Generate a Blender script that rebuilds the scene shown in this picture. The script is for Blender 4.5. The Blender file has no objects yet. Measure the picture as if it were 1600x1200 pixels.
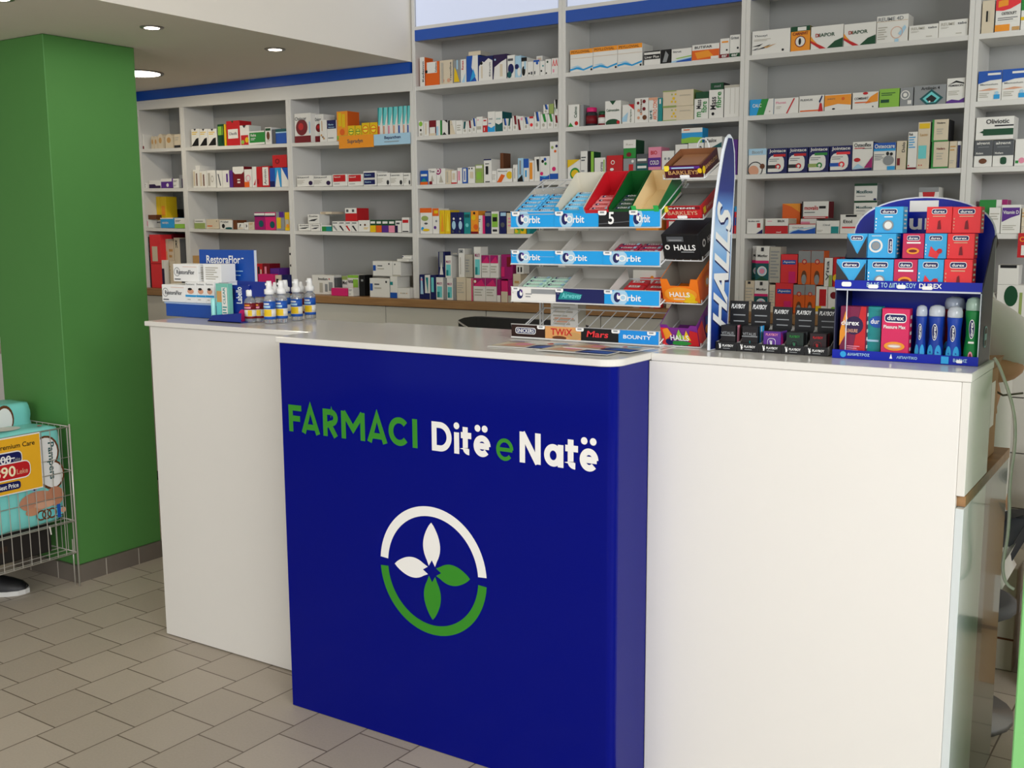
import bpy, math, random
from mathutils import Vector, Matrix
random.seed(7)
S = bpy.context.scene
C = S.collection
# ---------------------------------------------------------------- camera
R_ = Vector((0.83877211, 0.54445239, -0.00573839)).normalized()
F_ = Vector((-0.53932766, 0.82933796, -0.14602814)).normalized()
U_ = R_.cross(F_).normalized()
FP = 1680.66
CP = Vector((0, 0, 1.5))
cam = bpy.data.cameras.new('camera'); co = bpy.data.objects.new('camera', cam); C.objects.link(co)
cam.sensor_fit = 'HORIZONTAL'; cam.sensor_width = 36; cam.lens = 36 * FP / 1600; cam.clip_start = .05
co.matrix_world = Matrix.Translation(CP) @ Matrix((R_, U_, -F_)).transposed().to_4x4()
S.camera = co
def ray(x, y): return R_ * ((x - 800) / FP) - U_ * ((y - 600) / FP) + F_
def onY(x, y, Y): d = ray(x, y); return CP + d * (Y / d.y)
def onX(x, y, X): d = ray(x, y); return CP + d * (X / d.x)
def onZ(x, y, Z): d = ray(x, y); return CP + d * ((Z - 1.5) / d.z)
# ---------------------------------------------------------------- world, lamps, exposure
W = bpy.data.worlds.new('world'); S.world = W; W.use_nodes = True
W.node_tree.nodes['Background'].inputs[0].default_value = (.93, .97, 1.0, 1)
W.node_tree.nodes['Background'].inputs[1].default_value = .42
def area(name, loc, target, sx, sy, power, col):
    l = bpy.data.lights.new(name, 'AREA'); l.shape = 'RECTANGLE'; l.size = sx; l.size_y = sy; l.energy = power; l.color = col
    o = bpy.data.objects.new(name, l); C.objects.link(o); o.location = loc
    o.rotation_euler = (Vector(target) - Vector(loc)).to_track_quat('-Z', 'Y').to_euler()
    return o
area('shop_window_daylight', (2.9, -.8, 2.55), (-1.6, 2.8, 1.3), 3.4, 1.1, 140, (.96, .975, 1))
area('shop_door_daylight', (-1.6, -2.6, 1.7), (-1.8, 3, 1.2), 3.0, 2.2, 36, (.98, .985, 1))
S.view_settings.view_transform = 'Standard'; S.view_settings.look = 'None'
S.view_settings.gamma = 1; S.view_settings.use_curve_mapping = False
S.view_settings.exposure = .52
# ---------------------------------------------------------------- materials
def lin(h):
    h = h.lstrip('#'); o = []
    for i in (0, 2, 4):
        c = int(h[i:i + 2], 16) / 255
        o.append(c / 12.92 if c <= .04045 else ((c + .055) / 1.055) ** 2.4)
    return (*o, 1)
MC = {}
def mat(h, rough=.5, metal=0, spec=.5, emit=0, trans=0, noise=0, coat=0, alpha=1):
    k = (h, rough, metal, spec, emit, trans, noise, coat, alpha)
    if k in MC: return MC[k]
    m = bpy.data.materials.new('m_' + h.strip('#') + '_%d' % len(MC)); m.use_nodes = True
    n = m.node_tree; b = n.nodes['Principled BSDF']
    b.inputs['Base Color'].default_value = lin(h); b.inputs['Roughness'].default_value = rough
    b.inputs['Metallic'].default_value = metal; b.inputs['Specular IOR Level'].default_value = spec
    b.inputs['Transmission Weight'].default_value = trans; b.inputs['Coat Weight'].default_value = coat
    b.inputs['Alpha'].default_value = alpha
    if emit:
        b.inputs['Emission Color'].default_value = lin(h); b.inputs['Emission Strength'].default_value = emit
    if noise:
        t = n.nodes.new('ShaderNodeTexNoise'); t.inputs['Scale'].default_value = 9; t.inputs['Detail'].default_value = 4
        g = n.nodes.new('ShaderNodeNewGeometry'); n.links.new(g.outputs['Position'], t.inputs['Vector'])
        mx = n.nodes.new('ShaderNodeMix'); mx.data_type = 'RGBA'
        a = lin(h); mx.inputs['A'].default_value = [c * (1 - noise) for c in a[:3]] + [1]
        mx.inputs['B'].default_value = [min(1, c * (1 + noise)) for c in a[:3]] + [1]
        n.links.new(t.outputs['Fac'], mx.inputs['Factor']); n.links.new(mx.outputs['Result'], b.inputs['Base Color'])
    MC[k] = m
    return m
COL = dict(w='#e8e6e0', c='#d9cbb2', W='#f3f3f1', k='#141416', K='#2b2b30', s='#8f9294', S='#55585c', r='#c32026', R='#76101e',
           o='#e2641f', O='#f0982a', y='#e6bf1c', Y='#f6e040', g='#2a8a3a', G='#12492c', h='#8cc046', t='#1d8a8c', T='#0f5558',
           a='#2a9ddb', b='#1d55b0', n='#161c58', l='#a9cfe6', p='#e58fa8', P='#d8246f', m='#a01868', v='#5a2c8a', V='#2a1644',
           B='#6a3d20', A='#c69a60', f='#dba284', q='#b8b3a6', j='#98ab62', x='#e8363c', u='#3aa8e0', z='#0a2a8c', i='#6fcfd0')
def cm(k): return mat(COL.get(k, k), .45, spec=.3)
# ---------------------------------------------------------------- lettering outlines (built-in face), cached
TC = {}
def textgeo(s, bold=0.0, res=3):
    k = (s, bold, res)
    if k in TC: return TC[k]
    cu = bpy.data.curves.new('t', 'FONT'); cu.body = s; cu.offset = bold; cu.resolution_u = res; cu.fill_mode = 'FRONT'
    ob = bpy.data.objects.new('t', cu); me = ob.to_mesh()
    vs = [(v.co.x, v.co.y) for v in me.vertices]; fs = [tuple(p.vertices) for p in me.polygons]
    ob.to_mesh_clear(); bpy.data.objects.remove(ob); bpy.data.curves.remove(cu)
    if not vs: vs = [(0, 0), (1, 0), (1, 1)]; fs = []
    x0 = min(v[0] for v in vs); x1 = max(v[0] for v in vs); y0 = min(v[1] for v in vs); y1 = max(v[1] for v in vs)
    vs = [((x - x0) / (x1 - x0 or 1), (y - y0) / (y1 - y0 or 1)) for x, y in vs]
    TC[k] = (vs, fs, (x1 - x0) / (y1 - y0 or 1))
    return TC[k]
# ---------------------------------------------------------------- mesh builder
class MB:
    def __init__(s): s.v = []; s.f = []; s.m = []; s.ms = []; s.sm = []
    def mi(s, m):
        if isinstance(m, str): m = cm(m)
        if m not in s.ms: s.ms.append(m)
        return s.ms.index(m)
    def add(s, vs, fs, m, smooth=False):
        b = len(s.v); s.v += [tuple(v) for v in vs]; i = s.mi(m)
        for f in fs: s.f.append(tuple(b + a for a in f)); s.m.append(i); s.sm.append(smooth)
    def box(s, a, b, m, bev=0, mside=None, mtop=None, M=None):
        x0, y0, z0 = a; x1, y1, z1 = b; e = min(bev, (x1 - x0) / 3, (y1 - y0) / 3, (z1 - z0) / 3)
        if e <= 0:
            vs = [(x, y, z) for x in (x0, x1) for y in (y0, y1) for z in (z0, z1)]
            F = [((0, 1, 3, 2), mside), ((4, 6, 7, 5), mside), ((0, 4, 5, 1), None), ((2, 3, 7, 6), None), ((0, 2, 6, 4), mtop), ((1, 5, 7, 3), mtop)]
        else:
            vs = []; idx = {}
            X = (x0, x1); Y = (y0, y1); Z = (z0, z1)
            for i in (0, 1):
                for j in (0, 1):
                    for k in (0, 1):
                        sx, sy, sz = (1, -1)[i] * e, (1, -1)[j] * e, (1, -1)[k] * e
                        idx[i, j, k, 'x'] = len(vs); vs.append((X[i], Y[j] + sy, Z[k] + sz))
                        idx[i, j, k, 'y'] = len(vs); vs.append((X[i] + sx, Y[j], Z[k] + sz))
                        idx[i, j, k, 'z'] = len(vs); vs.append((X[i] + sx, Y[j] + sy, Z[k]))
            F = []
            q = lambda *t: tuple(idx[a] for a in t)
            F.append((q((0, 0, 0, 'x'), (0, 0, 1, 'x'), (0, 1, 1, 'x'), (0, 1, 0, 'x')), mside)); F.append((q((1, 0, 0, 'x'), (1, 1, 0, 'x'), (1, 1, 1, 'x'), (1, 0, 1, 'x')), mside))
            F.append((q((0, 0, 0, 'y'), (1, 0, 0, 'y'), (1, 0, 1, 'y'), (0, 0, 1, 'y')), None)); F.append((q((0, 1, 0, 'y'), (0, 1, 1, 'y'), (1, 1, 1, 'y'), (1, 1, 0, 'y')), None))
            F.append((q((0, 0, 0, 'z'), (0, 1, 0, 'z'), (1, 1, 0, 'z'), (1, 0, 0, 'z')), mtop)); F.append((q((0, 0, 1, 'z'), (1, 0, 1, 'z'), (1, 1, 1, 'z'), (0, 1, 1, 'z')), mtop))
            for i in (0, 1):
                for j in (0, 1): F.append((q((i, j, 0, 'x'), (i, j, 0, 'y'), (i, j, 1, 'y'), (i, j, 1, 'x')), None))
                for k in (0, 1): F.append((q((i, 0, k, 'x'), (i, 0, k, 'z'), (i, 1, k, 'z'), (i, 1, k, 'x')), None))
            for j in (0, 1):
                for k in (0, 1): F.append((q((0, j, k, 'y'), (0, j, k, 'z'), (1, j, k, 'z'), (1, j, k, 'y')), None))
            for i in (0, 1):
                for j in (0, 1):
                    for k in (0, 1): F.append((q((i, j, k, 'x'), (i, j, k, 'y'), (i, j, k, 'z')), None))
        if M is not None: vs = [M @ Vector(v) for v in vs]
        b0 = len(s.v); s.v += [tuple(v) for v in vs]
        for f, mm in F: s.f.append(tuple(b0 + a for a in f)); s.m.append(s.mi(mm if mm is not None else m)); s.sm.append(False)
    def prism(s, poly, a, b, m, axis='y', caps=True, smooth=False, M=None):
        n = len(poly)
        def P(p, t): return {'y': (p[0], t, p[1]), 'x': (t, p[0], p[1]), 'z': (p[0], p[1], t)}[axis]
        vs = [P(p, a) for p in poly] + [P(p, b) for p in poly]
        if M is not None: vs = [M @ Vector(v) for v in vs]
        s.add(vs, [(i, (i + 1) % n, n + (i + 1) % n, n + i) for i in range(n)], m, smooth)
        if caps: s.add(vs, [tuple(range(n)), tuple(range(2 * n - 1, n - 1, -1))], m)
    def tube(s, pts, r, m, n=6, closed=False):
        pts = [Vector(p) for p in pts]; rings = []; L = len(pts)
        up = None
        for i, p in enumerate(pts):
            d = (pts[(i + 1) % L] - pts[i - 1]) if closed or 0 < i < L - 1 else (pts[1] - pts[0] if i == 0 else pts[-1] - pts[-2])
            d.normalize()
            if up is None: up = d.orthogonal().normalized()
            up = (up - d * up.dot(d)); up = up.normalized() if up.length > 1e-6 else d.orthogonal().normalized()
            sd = d.cross(up); rr = r[i] if isinstance(r, (list, tuple)) else r
            rings.append([p + (up * math.cos(2 * math.pi * k / n) + sd * math.sin(2 * math.pi * k / n)) * rr for k in range(n)])
        vs = [v for g in rings for v in g]; fs = []
        for i in range(L if closed else L - 1):
            j = (i + 1) % L
            fs += [(i * n + k, i * n + (k + 1) % n, j * n + (k + 1) % n, j * n + k) for k in range(n)]
        if not closed: fs += [tuple(range(n - 1, -1, -1)), tuple((L - 1) * n + k for k in range(n))]
        s.add(vs, fs, m, n > 5)
    def lathe(s, prof, m, n=16, c=(0, 0, 0)):
        vs = [(c[0] + r * math.cos(2 * math.pi * k / n), c[1] + r * math.sin(2 * math.pi * k / n), c[2] + z) for r, z in prof for k in range(n)]
        fs = [(i * n + k, i * n + (k + 1) % n, (i + 1) * n + (k + 1) % n, (i + 1) * n + k) for i in range(len(prof) - 1) for k in range(n)]
        fs += [tuple(range(n - 1, -1, -1)), tuple((len(prof) - 1) * n + k for k in range(n))]
        s.add(vs, fs, m, True)
    def deco(s, O, U, V, spec, lift=.0006, only=None):
        """print graphics on a flat face: O corner, U width vector, V height vector"""
        O, U, V = Vector(O), Vector(U), Vector(V); N = U.cross(V).normalized(); e = lift
        w, h = U.length, V.length
        for it in spec.split(';'):
            a = it.split()
            if not a: continue
            e += .00025; P = lambda u, v: O + U * min(1, max(0, u)) + V * min(1, max(0, v)) + N * e
            k = a[0]
            if k == 'r':
                x0, y0, x1, y1 = map(float, a[1:5]); s.add([P(x0, y0), P(x1, y0), P(x1, y1), P(x0, y1)], [(0, 1, 2, 3)], a[5])
            elif k == 'R':   # rounded rectangle
                x0, y0, x1, y1 = map(float, a[1:5]); rd = .35 * min((x1 - x0) * w, (y1 - y0) * h); pts = []
                for cx, cy, t0 in ((x1 - rd / w, y1 - rd / h, 0), (x0 + rd / w, y1 - rd / h, 90), (x0 + rd / w, y0 + rd / h, 180), (x1 - rd / w, y0 + rd / h, 270)):
                    for t in (0, 30, 60, 90):
                        q = math.radians(t0 + t); pts.append(P(cx + math.cos(q) * rd / w, cy + math.sin(q) * rd / h))
                s.add(pts, [tuple(range(len(pts)))], a[5])
            elif k in 'ce':
                cu, cv, r1 = float(a[1]), float(a[2]), float(a[3])
                if k == 'c': mn = min(w, h); ru, rv, col = r1 * mn / w, r1 * mn / h, a[4]
                else: ru, rv, col = r1, float(a[5]), a[4]
                n = 20; s.add([P(cu + ru * math.cos(2 * math.pi * i / n), cv + rv * math.sin(2 * math.pi * i / n)) for i in range(n)], [tuple(range(n))], col)
            elif k == 'o':   # ring
                cu, cv, r1, r2 = map(float, a[1:5]); mn = min(w, h); n = 20
                vs = [P(cu + rr * mn / w * math.cos(2 * math.pi * i / n), cv + rr * mn / h * math.sin(2 * math.pi * i / n)) for rr in (r1, r2) for i in range(n)]
                s.add(vs, [(i, (i + 1) % n, n + (i + 1) % n, n + i) for i in range(n)], a[5])
            elif k == 'p':
                q = list(map(float, a[2:])); s.add([P(q[i], q[i + 1]) for i in range(0, len(q), 2)], [tuple(range(len(q) // 2))], a[1])
            elif k == 'l':   # n thin bars of small print
                x0, y0, x1, y1, n = *map(float, a[1:5]), int(a[5]); th = (y1 - y0) / n
                for i in range(n):
                    q = y1 - th * (i + .2); xe = x1 - (x1 - x0) * (.0, .22, .1, .35)[i % 4]
                    s.add([P(x0, q - th * .42), P(xe, q - th * .42), P(xe, q), P(x0, q)], [(0, 1, 2, 3)], a[6])
            elif k in 'tTviV':   # text fitted to a rectangle; T bold, v reading upward, i slanted bold
                x0, y0, x1, y1 = map(float, a[2:6]); col = a[6]; txt = a[1].replace('_', ' ')
                vs, fs, ar = textgeo(txt, .018 if k != 't' else 0.004)
                if k == 'v':
                    pts = [P(x1 - (x1 - x0) * y, y0 + (y1 - y0) * x) for x, y in vs]
                elif k == 'V':
                    pts = [P(x0 + (x1 - x0) * y, y1 - (y1 - y0) * x) for x, y in vs]
                else:
                    sl = .18 * (y1 - y0) * h / w if k == 'i' else 0
                    pts = [P(x0 + (x1 - x0) * x + sl * y, y0 + (y1 - y0) * y) for x, y in vs]
                s.add(pts, fs, col)
    def build(s, name, parent=None, loc=None, rz=0, center=False):
        me = bpy.data.meshes.new(name); me.from_pydata(s.v, [], s.f)
        for m in s.ms: me.materials.append(m)
        me.polygons.foreach_set('material_index', s.m); me.polygons.foreach_set('use_smooth', s.sm); me.update()
        o = bpy.data.objects.new(name, me); C.objects.link(o)
        if parent: o.parent = parent
        if loc is not None: o.location = loc
        o.rotation_euler.z = rz
        return o
def tag(o, label, cat, group=None):
    o['label'] = label; o['category'] = cat
    if group: o['group'] = group
    return o
def thing(name, label, cat, loc=(0, 0, 0), rz=0, group=None):
    o = bpy.data.objects.new(name, None); o.empty_display_size = .05; C.objects.link(o); o.location = loc; o.rotation_euler.z = rz
    return tag(o, label, cat, group)
def struct(name, mb, **k):
    o = mb.build(name, **k); o['kind'] = 'structure'; return o
def bx(name, a, b, m, parent=None, bev=0, loc=None):
    q = MB(); q.box(a, b, m, bev); return q.build(name, parent, loc)
WH = mat('#dcd8cf', .35, noise=.02); WHG = mat('#e4e1da', .16, noise=.01); WALL = mat('#d8d0c2', .75, noise=.02)
CEIL = mat('#e6dfd2', .8, noise=.02); GREEN = mat('#4c8840', .6, noise=.03); GREENL = mat('#84cc7c', .6, noise=.03)
BAND = mat('#1b50ae', .35); WOOD = None
def woodmat():
    m = bpy.data.materials.new('oak_worktop'); m.use_nodes = True; n = m.node_tree; b = n.nodes['Principled BSDF']
    t = n.nodes.new('ShaderNodeTexNoise'); t.inputs['Scale'].default_value = 6; t.inputs['Detail'].default_value = 6
    mp = n.nodes.new('ShaderNodeMapping'); mp.inputs['Scale'].default_value = (1, 8, 12); g = n.nodes.new('ShaderNodeNewGeometry')
    r = n.nodes.new('ShaderNodeValToRGB'); r.color_ramp.elements[0].color = lin('#7d5733'); r.color_ramp.elements[1].color = lin('#b58a5a')
    n.links.new(g.outputs['Position'], mp.inputs['Vector']); n.links.new(mp.outputs['Vector'], t.inputs['Vector'])
    n.links.new(t.outputs['Fac'], r.inputs['Fac']); n.links.new(r.outputs['Color'], b.inputs['Base Color']); b.inputs['Roughness'].default_value = .45
    return m
WOOD = woodmat()
def tilemat():
    m = bpy.data.materials.new('floor_tiles'); m.use_nodes = True; n = m.node_tree; b = n.nodes['Principled BSDF']; L = n.links.new
    g = n.nodes.new('ShaderNodeNewGeometry'); mp = n.nodes.new('ShaderNodeMapping'); mp.vector_type = 'TEXTURE'
    mp.inputs['Location'].default_value = (-3.23208, 2.15226, 0); mp.inputs['Rotation'].default_value = (0, 0, -.0257)
    L(g.outputs['Position'], mp.inputs['Vector'])
    sp = n.nodes.new('ShaderNodeSeparateXYZ'); L(mp.outputs['Vector'], sp.inputs[0])
    def mt(op, a, b_=None, c=None):
        q = n.nodes.new('ShaderNodeMath'); q.operation = op
        for i, v in enumerate((a, b_, c)):
            if v is None: continue
            if isinstance(v, (int, float)): q.inputs[i].default_value = v
            else: L(v, q.inputs[i])
        return q.outputs[0]
    u = mt('DIVIDE', sp.outputs['X'], .1982); i = mt('FLOOR', u); fu = mt('SUBTRACT', u, i)
    v = mt('ADD', mt('DIVIDE', sp.outputs['Y'], .1988), mt('MULTIPLY', mt('ADD', i, 1), .3088)); j = mt('FLOOR', v); fv = mt('SUBTRACT', v, j)
    du = mt('MINIMUM', fu, mt('SUBTRACT', 1, fu)); dv = mt('MINIMUM', fv, mt('SUBTRACT', 1, fv)); d = mt('MINIMUM', du, dv)
    gr = mt('LESS_THAN', d, .012)
    cb = n.nodes.new('ShaderNodeCombineXYZ'); L(i, cb.inputs[0]); L(j, cb.inputs[1])
    wn = n.nodes.new('ShaderNodeTexWhiteNoise'); L(cb.outputs[0], wn.inputs['Vector'])
    nz = n.nodes.new('ShaderNodeTexNoise'); nz.inputs['Scale'].default_value = 140; nz.inputs['Detail'].default_value = 3; L(g.outputs['Position'], nz.inputs['Vector'])
    f = mt('ADD', mt('MULTIPLY', wn.outputs['Value'], .5), mt('MULTIPLY', nz.outputs['Fac'], .5))
    r = n.nodes.new('ShaderNodeValToRGB'); r.color_ramp.elements[0].color = lin('#a69b8c'); r.color_ramp.elements[1].color = lin('#bfb4a5'); L(f, r.inputs['Fac'])
    mx = n.nodes.new('ShaderNodeMix'); mx.data_type = 'RGBA'; L(gr, mx.inputs['Factor']); L(r.outputs['Color'], mx.inputs['A']); mx.inputs['B'].default_value = lin('#6b5f52')
    L(mx.outputs['Result'], b.inputs['Base Color']); b.inputs['Roughness'].default_value = .5
    bp = n.nodes.new('ShaderNodeBump'); bp.inputs['Strength'].default_value = .25; bp.inputs['Distance'].default_value = .002
    L(mt('SUBTRACT', 1, gr), bp.inputs['Height']); L(bp.outputs['Normal'], b.inputs['Normal'])
    return m
# ---------------------------------------------------------------- the room
YS = 4.138          # shelf fronts
XL, XR = -5.245, .75
q = MB(); q.box((-6.6, -3.2, -.05), (3.4, 4.6, 0), tilemat()); struct('floor', q)
q = MB(); q.box((-6.6, 4.372, 0), (3.4, 4.45, 3.05), WALL); struct('wall_back', q)
q = MB(); q.box((-5.34, 3.93, 0), (XL, 4.371, 3.05), WALL); struct('wall_left', q)
q = MB(); q.box((-6.6, -3.2, 2.265), (-3.25, 4.371, 3.0), CEIL, mside=mat('#eee8dc', .75, noise=.01)); struct('ceiling', q)
q = MB(); q.box((-3.249, -3.2, 2.98), (3.4, 4.371, 3.05), CEIL); struct('ceiling', q)
q = MB(); q.box((-6.6, -3.2, 0), (-6.55, 4.371, 2.264), WALL); struct('wall_left', q)
q = MB(); q.box((-4.42, 2.70, .075), (-3.97, 3.136, 2.264), GREEN, .003); q.build('pillar')['kind'] = 'structure'
# green column at the right end of the counter
q = MB(); q.box((-.292, 2.45, 0), (.02, 2.95, 2.97), GREENL, .003); q.build('pillar')['kind'] = 'structure'
# tiled skirting round the pillar
q = MB(); SK = mat('#6f675e', .4, noise=.05); GJ = mat('#b7b0a4', .8)
q.box((-4.43, 2.69, 0), (-3.96, 3.146, .075), SK)
for y in (2.83, 3.0): q.box((-3.9605, y, 0), (-3.9592, y + .004, .074), GJ)
for x in (-4.1, -4.3): q.box((x, 2.6892, 0), (x + .004, 2.6902, .074), GJ)
struct('baseboard_pillar', q)
# blue bands
q = MB(); q.box((-5.245, YS - .006, 2.213), (-3.252, YS + .03, 2.264), BAND); q.box((-5.25, 3.93, 2.213), (-5.239, YS - .006, 2.264), BAND); struct('trim_1', q)
# recessed ceiling lights
for i, (x, y) in enumerate(((-3.511, 2.862), (-3.50, 3.505), (-3.49, 2.225))):
    t = thing('ceiling_spotlight', ['small recessed ceiling spotlight beside the top of the green pillar', 'small recessed ceiling spotlight nearest the blue trim and white fascia', 'small recessed ceiling spotlight cut off at the top left corner'][i], 'ceiling light', (x, y, 2.265), 0, 'recessed spotlights')
    q = MB(); q.lathe([(.032, -.004), (.044, -.004), (.046, 0), (.03, 0)], mat('#8b8780', .3, .6), 20); q.build('trim_ring', t)
    q = MB(); q.lathe([(.001, -.0045), (.029, -.0045), (.029, -.001), (.001, -.001)], mat('#fff4e0', .5, emit=9), 16); q.build('lamp', t)
t = thing('ceiling_downlight', 'large round flush ceiling light half hidden by the green pillar', 'ceiling light', (-4.60, 3.64, 2.265))
q = MB(); q.lathe([(.115, -.004), (.128, -.006), (.132, 0), (.11, 0)], mat('#6d6a64', .3, .5), 32); q.build('trim_ring', t)
q = MB(); q.lathe([(.001, -.0055), (.114, -.0055), (.114, -.001), (.001, -.001)], mat('#fff3dc', .5, emit=8), 32); q.build('diffuser', t)
for x, y, p in ((-3.51, 2.862, .7), (-3.5, 3.505, .5), (-3.49, 2.225, .9), (-4.6, 3.64, 1.6)):
    l = bpy.data.lights.new('downlight', 'AREA'); l.shape = 'DISK'; l.size = .06 if p < 2 else .2; l.energy = p; l.color = (1, .9, .74)
    o = bpy.data.objects.new('downlight', l); C.objects.link(o); o.location = (x, y, 2.255)
# ---------------------------------------------------------------- wall shelving
CX = [-5.245, -4.868, -4.055, -3.2425, -2.425, -1.598, -.763, .07]
ORD = ['first', 'second', 'third', 'fourth', 'fifth', 'sixth', 'seventh']
ZR = [2.131, 1.9015, 1.675, 1.4426]
def zlow(bay, lv, X):           # underside of shelf front edge; the left run hangs slightly out of level
    if bay >= 3: return ZR[lv]
    return [2.131, 1.8945, 1.6725, 1.4468][lv] + .0165 * (-3.264 - X)
def shelf_top(bay, lv, X): return 1.150 if lv == 4 else zlow(bay, lv, X) + .018
YB = 4.352
SH = mat('#dcdad5', .4, noise=.015); BK = mat('#a3a3a0', .55, noise=.02)  # back panels darker than the shelves: recess shade put into their colour
for b in range(7):
    x0, x1 = CX[b], CX[b + 1]; zt = 2.98 if b >= 3 else 2.212
    t = thing('shelving_unit', '%s white open shelving bay from the left, standing on the wooden worktop' % ORD[b], 'shelving', (0, 0, 0), 0, 'white wall shelving bays')
    hz = 2.12 + .0165 * (-3.264 - x0) if b < 3 else None
    e = .018
    bx('side_panel', (x0 + .0003, YS, 1.1505), (x0 + e, YB, zt), SH, t, .001); bx('side_panel', (x1 - e, YS, 1.1505), (x1 - .0003, YB, zt), SH, t, .001)
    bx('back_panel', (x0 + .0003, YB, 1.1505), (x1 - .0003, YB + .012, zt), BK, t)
    for lv in range(4):
        if b < 3 and lv == 0: continue
        za, zb = zlow(b, lv, x0), zlow(b, lv, x1); q = MB(); d = YS + .002
        vs = [(x0 + e, d, za), (x1 - e, d, zb), (x1 - e, YB, zb), (x0 + e, YB, za)]; vs += [(x, y, z + .018) for x, y, z in vs]
        q.add(vs, [(0, 3, 2, 1), (4, 5, 6, 7), (0, 1, 5, 4), (1, 2, 6, 5), (2, 3, 7, 6), (3, 0, 4, 7)], SH); q.build('shelf', t)
    if b < 3:
        za, zb = [2.131 + .0165 * (-3.264 - x) for x in (x0, x1)]
        q = MB(); d = YS - .002
        vs = [(x0, d, za), (x1, d, zb), (x1, d, 2.212), (x0, d, 2.212)]; vs = [(x, y + k, z) for k in (0, .02) for x, y, z in vs]
        q.add(vs, [(0, 1, 2, 3), (7, 6, 5, 4), (0, 4, 5, 1), (1, 5, 6, 2), (2, 6, 7, 3), (3, 7, 4, 0)], SH); q.build('header', t)
        bx('top_panel', (x0 + e, YS + .02, 2.195), (x1 - e, YB, 2.211), SH, t)
    else:
        bx('blue_band', (x0 + e, YS + .001, 2.357), (x1 - e, YS + .018, 2.406), BAND, t)
        bx('top_panel', (x0 + e, YS + .018, 2.385), (x1 - e, YB, 2.403), SH, t)
        if b < 5 or 1:
            bx('light_frame', (x0 + e, YS + .003, 2.4065), (x1 - e, YS + .016, 2.422), SH, t)
            lb = bx('light_panel', (x0 + e + .006, YS + .006, 2.4225), (x1 - e - .006, YS + .016, 2.97), mat('#c4cce2', .4, emit=.33), t); lb['label'] = 'plain backlit white sign panel'
q = MB(); q.box((-5.244, 3.93, 2.13), (-5.236, YS, 2.212), SH); struct('trim_2', q)
# lower cabinets and worktop
tag(bx('worktop', (-5.24, 4.085, 1.112), (.07, YB + .015, 1.150), WOOD, None, .002), 'long oak coloured wooden worktop running under the wall shelves', 'worktop')
DOORX = [-5.24]; gx = onY(602.8, 490, 4.105).x; st = .60
xs = sorted([gx + st * k for k in range(-3, 7) if -5.2 < gx + st * k < 0]); xs = [-5.24] + xs + [.07]
DW = mat('#cfcbc1', .4, noise=.015)
for i in range(len(xs) - 1):
    a, b_ = xs[i], xs[i + 1]
    t = thing('base_cabinet', '%s white base cabinet from the left under the wooden worktop' % (['first', 'second', 'third', 'fourth', 'fifth', 'sixth', 'seventh', 'eighth', 'ninth', 'tenth'][i]), 'cabinet', (0, 0, 0), 0, 'white base cabinets')
    bx('carcass', (a + .001, 4.122, 0), (b_ - .001, 4.37, 1.111), mat('#3a3733', .7), t)
    zz = [.06, .49, .689, .888, 1.109] if i >= len(xs) - 4 else [.06, 1.109]
    for k in range(len(zz) - 1):
        bx('drawer_front' if len(zz) > 2 else 'door', (a + .002, 4.104, zz[k] + .003), (b_ - .002, 4.1215, zz[k + 1] - .001), DW, t, .001)
# ---------------------------------------------------------------- the counter
BLUE = mat('#000b78', .1, spec=.15)
FY, WY = 2.3207, 2.5057
t = thing('service_counter', 'tall glossy blue counter front with pharmacy lettering and leaf emblem', 'counter', (0, 0, 0))
def rounded(x0, y0, x1, y1, rs, n=10):   # corner radii: bl br tr tl
    pts = []
    for (cx, cy), r, t0 in (((x0, y0), rs[0], 180), ((x1, y0), rs[1], 270), ((x1, y1), rs[2], 0), ((x0, y1), rs[3], 90)):
        if r == 0: pts.append((cx, cy)); continue
        ox = cx + (r if cx == x0 else -r); oy = cy + (r if cy == y0 else -r)
        for k in range(n + 1): a = math.radians(t0 + 90 * k / n); pts.append((ox + r * math.cos(a), oy + r * math.sin(a)))
    return pts
def slab(name, poly, z0, z1, m, parent, bev=.002):
    q = MB(); q.prism(poly, z0 + bev, z1 - bev, m, 'z', caps=False, smooth=False)
    cx = sum(p[0] for p in poly) / len(poly); cy = sum(p[1] for p in poly) / len(poly); n = len(poly)
    ins = []
    for i in range(n):
        p0, p1, p2 = Vector(poly[i - 1]), Vector(poly[i]), Vector(poly[(i + 1) % n]); d = (p2 - p0).normalized(); ins.append((p1.x - d.y * bev, p1.y + d.x * bev))
    a = [(x, y, z1 - bev) for x, y in poly] + [(x, y, z1) for x, y in ins]; q.add(a, [(i, (i + 1) % n, n + (i + 1) % n, n + i) for i in range(n)] + [tuple(range(n, 2 * n))], m)
    a = [(x, y, z0 + bev) for x, y in poly] + [(x, y, z0) for x, y in ins]; q.add(a, [(n + i, n + (i + 1) % n, (i + 1) % n, i) for i in range(n)] + [tuple(range(2 * n - 1, n - 1, -1))], m)
    return q.build(name, parent)
q = MB(); q.prism(rounded(-2.345, FY, -1.207, WY - .0005, (.002, .022, 0, 0)), .002, 1.155, BLUE, 'z', smooth=False); o = q.build('blue_panel', t); o['label'] = 'glossy royal blue front panel'
for p in o.data.polygons: p.use_smooth = len(p.vertices) == 4 and abs(p.normal.z) < .1 and abs(p.normal.x) > .02 and abs(p.normal.y) > .02
slab('worktop', rounded(-2.352, FY - .012, -1.200, 2.845, (.006, .05, 0, 0)), 1.1555, 1.1735, WHG, t)
bx('back_panel', (-2.33, WY, .002), (-1.212, 2.80, 1.155), WHG, t)
TX = {}
SKN = [0]
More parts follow.
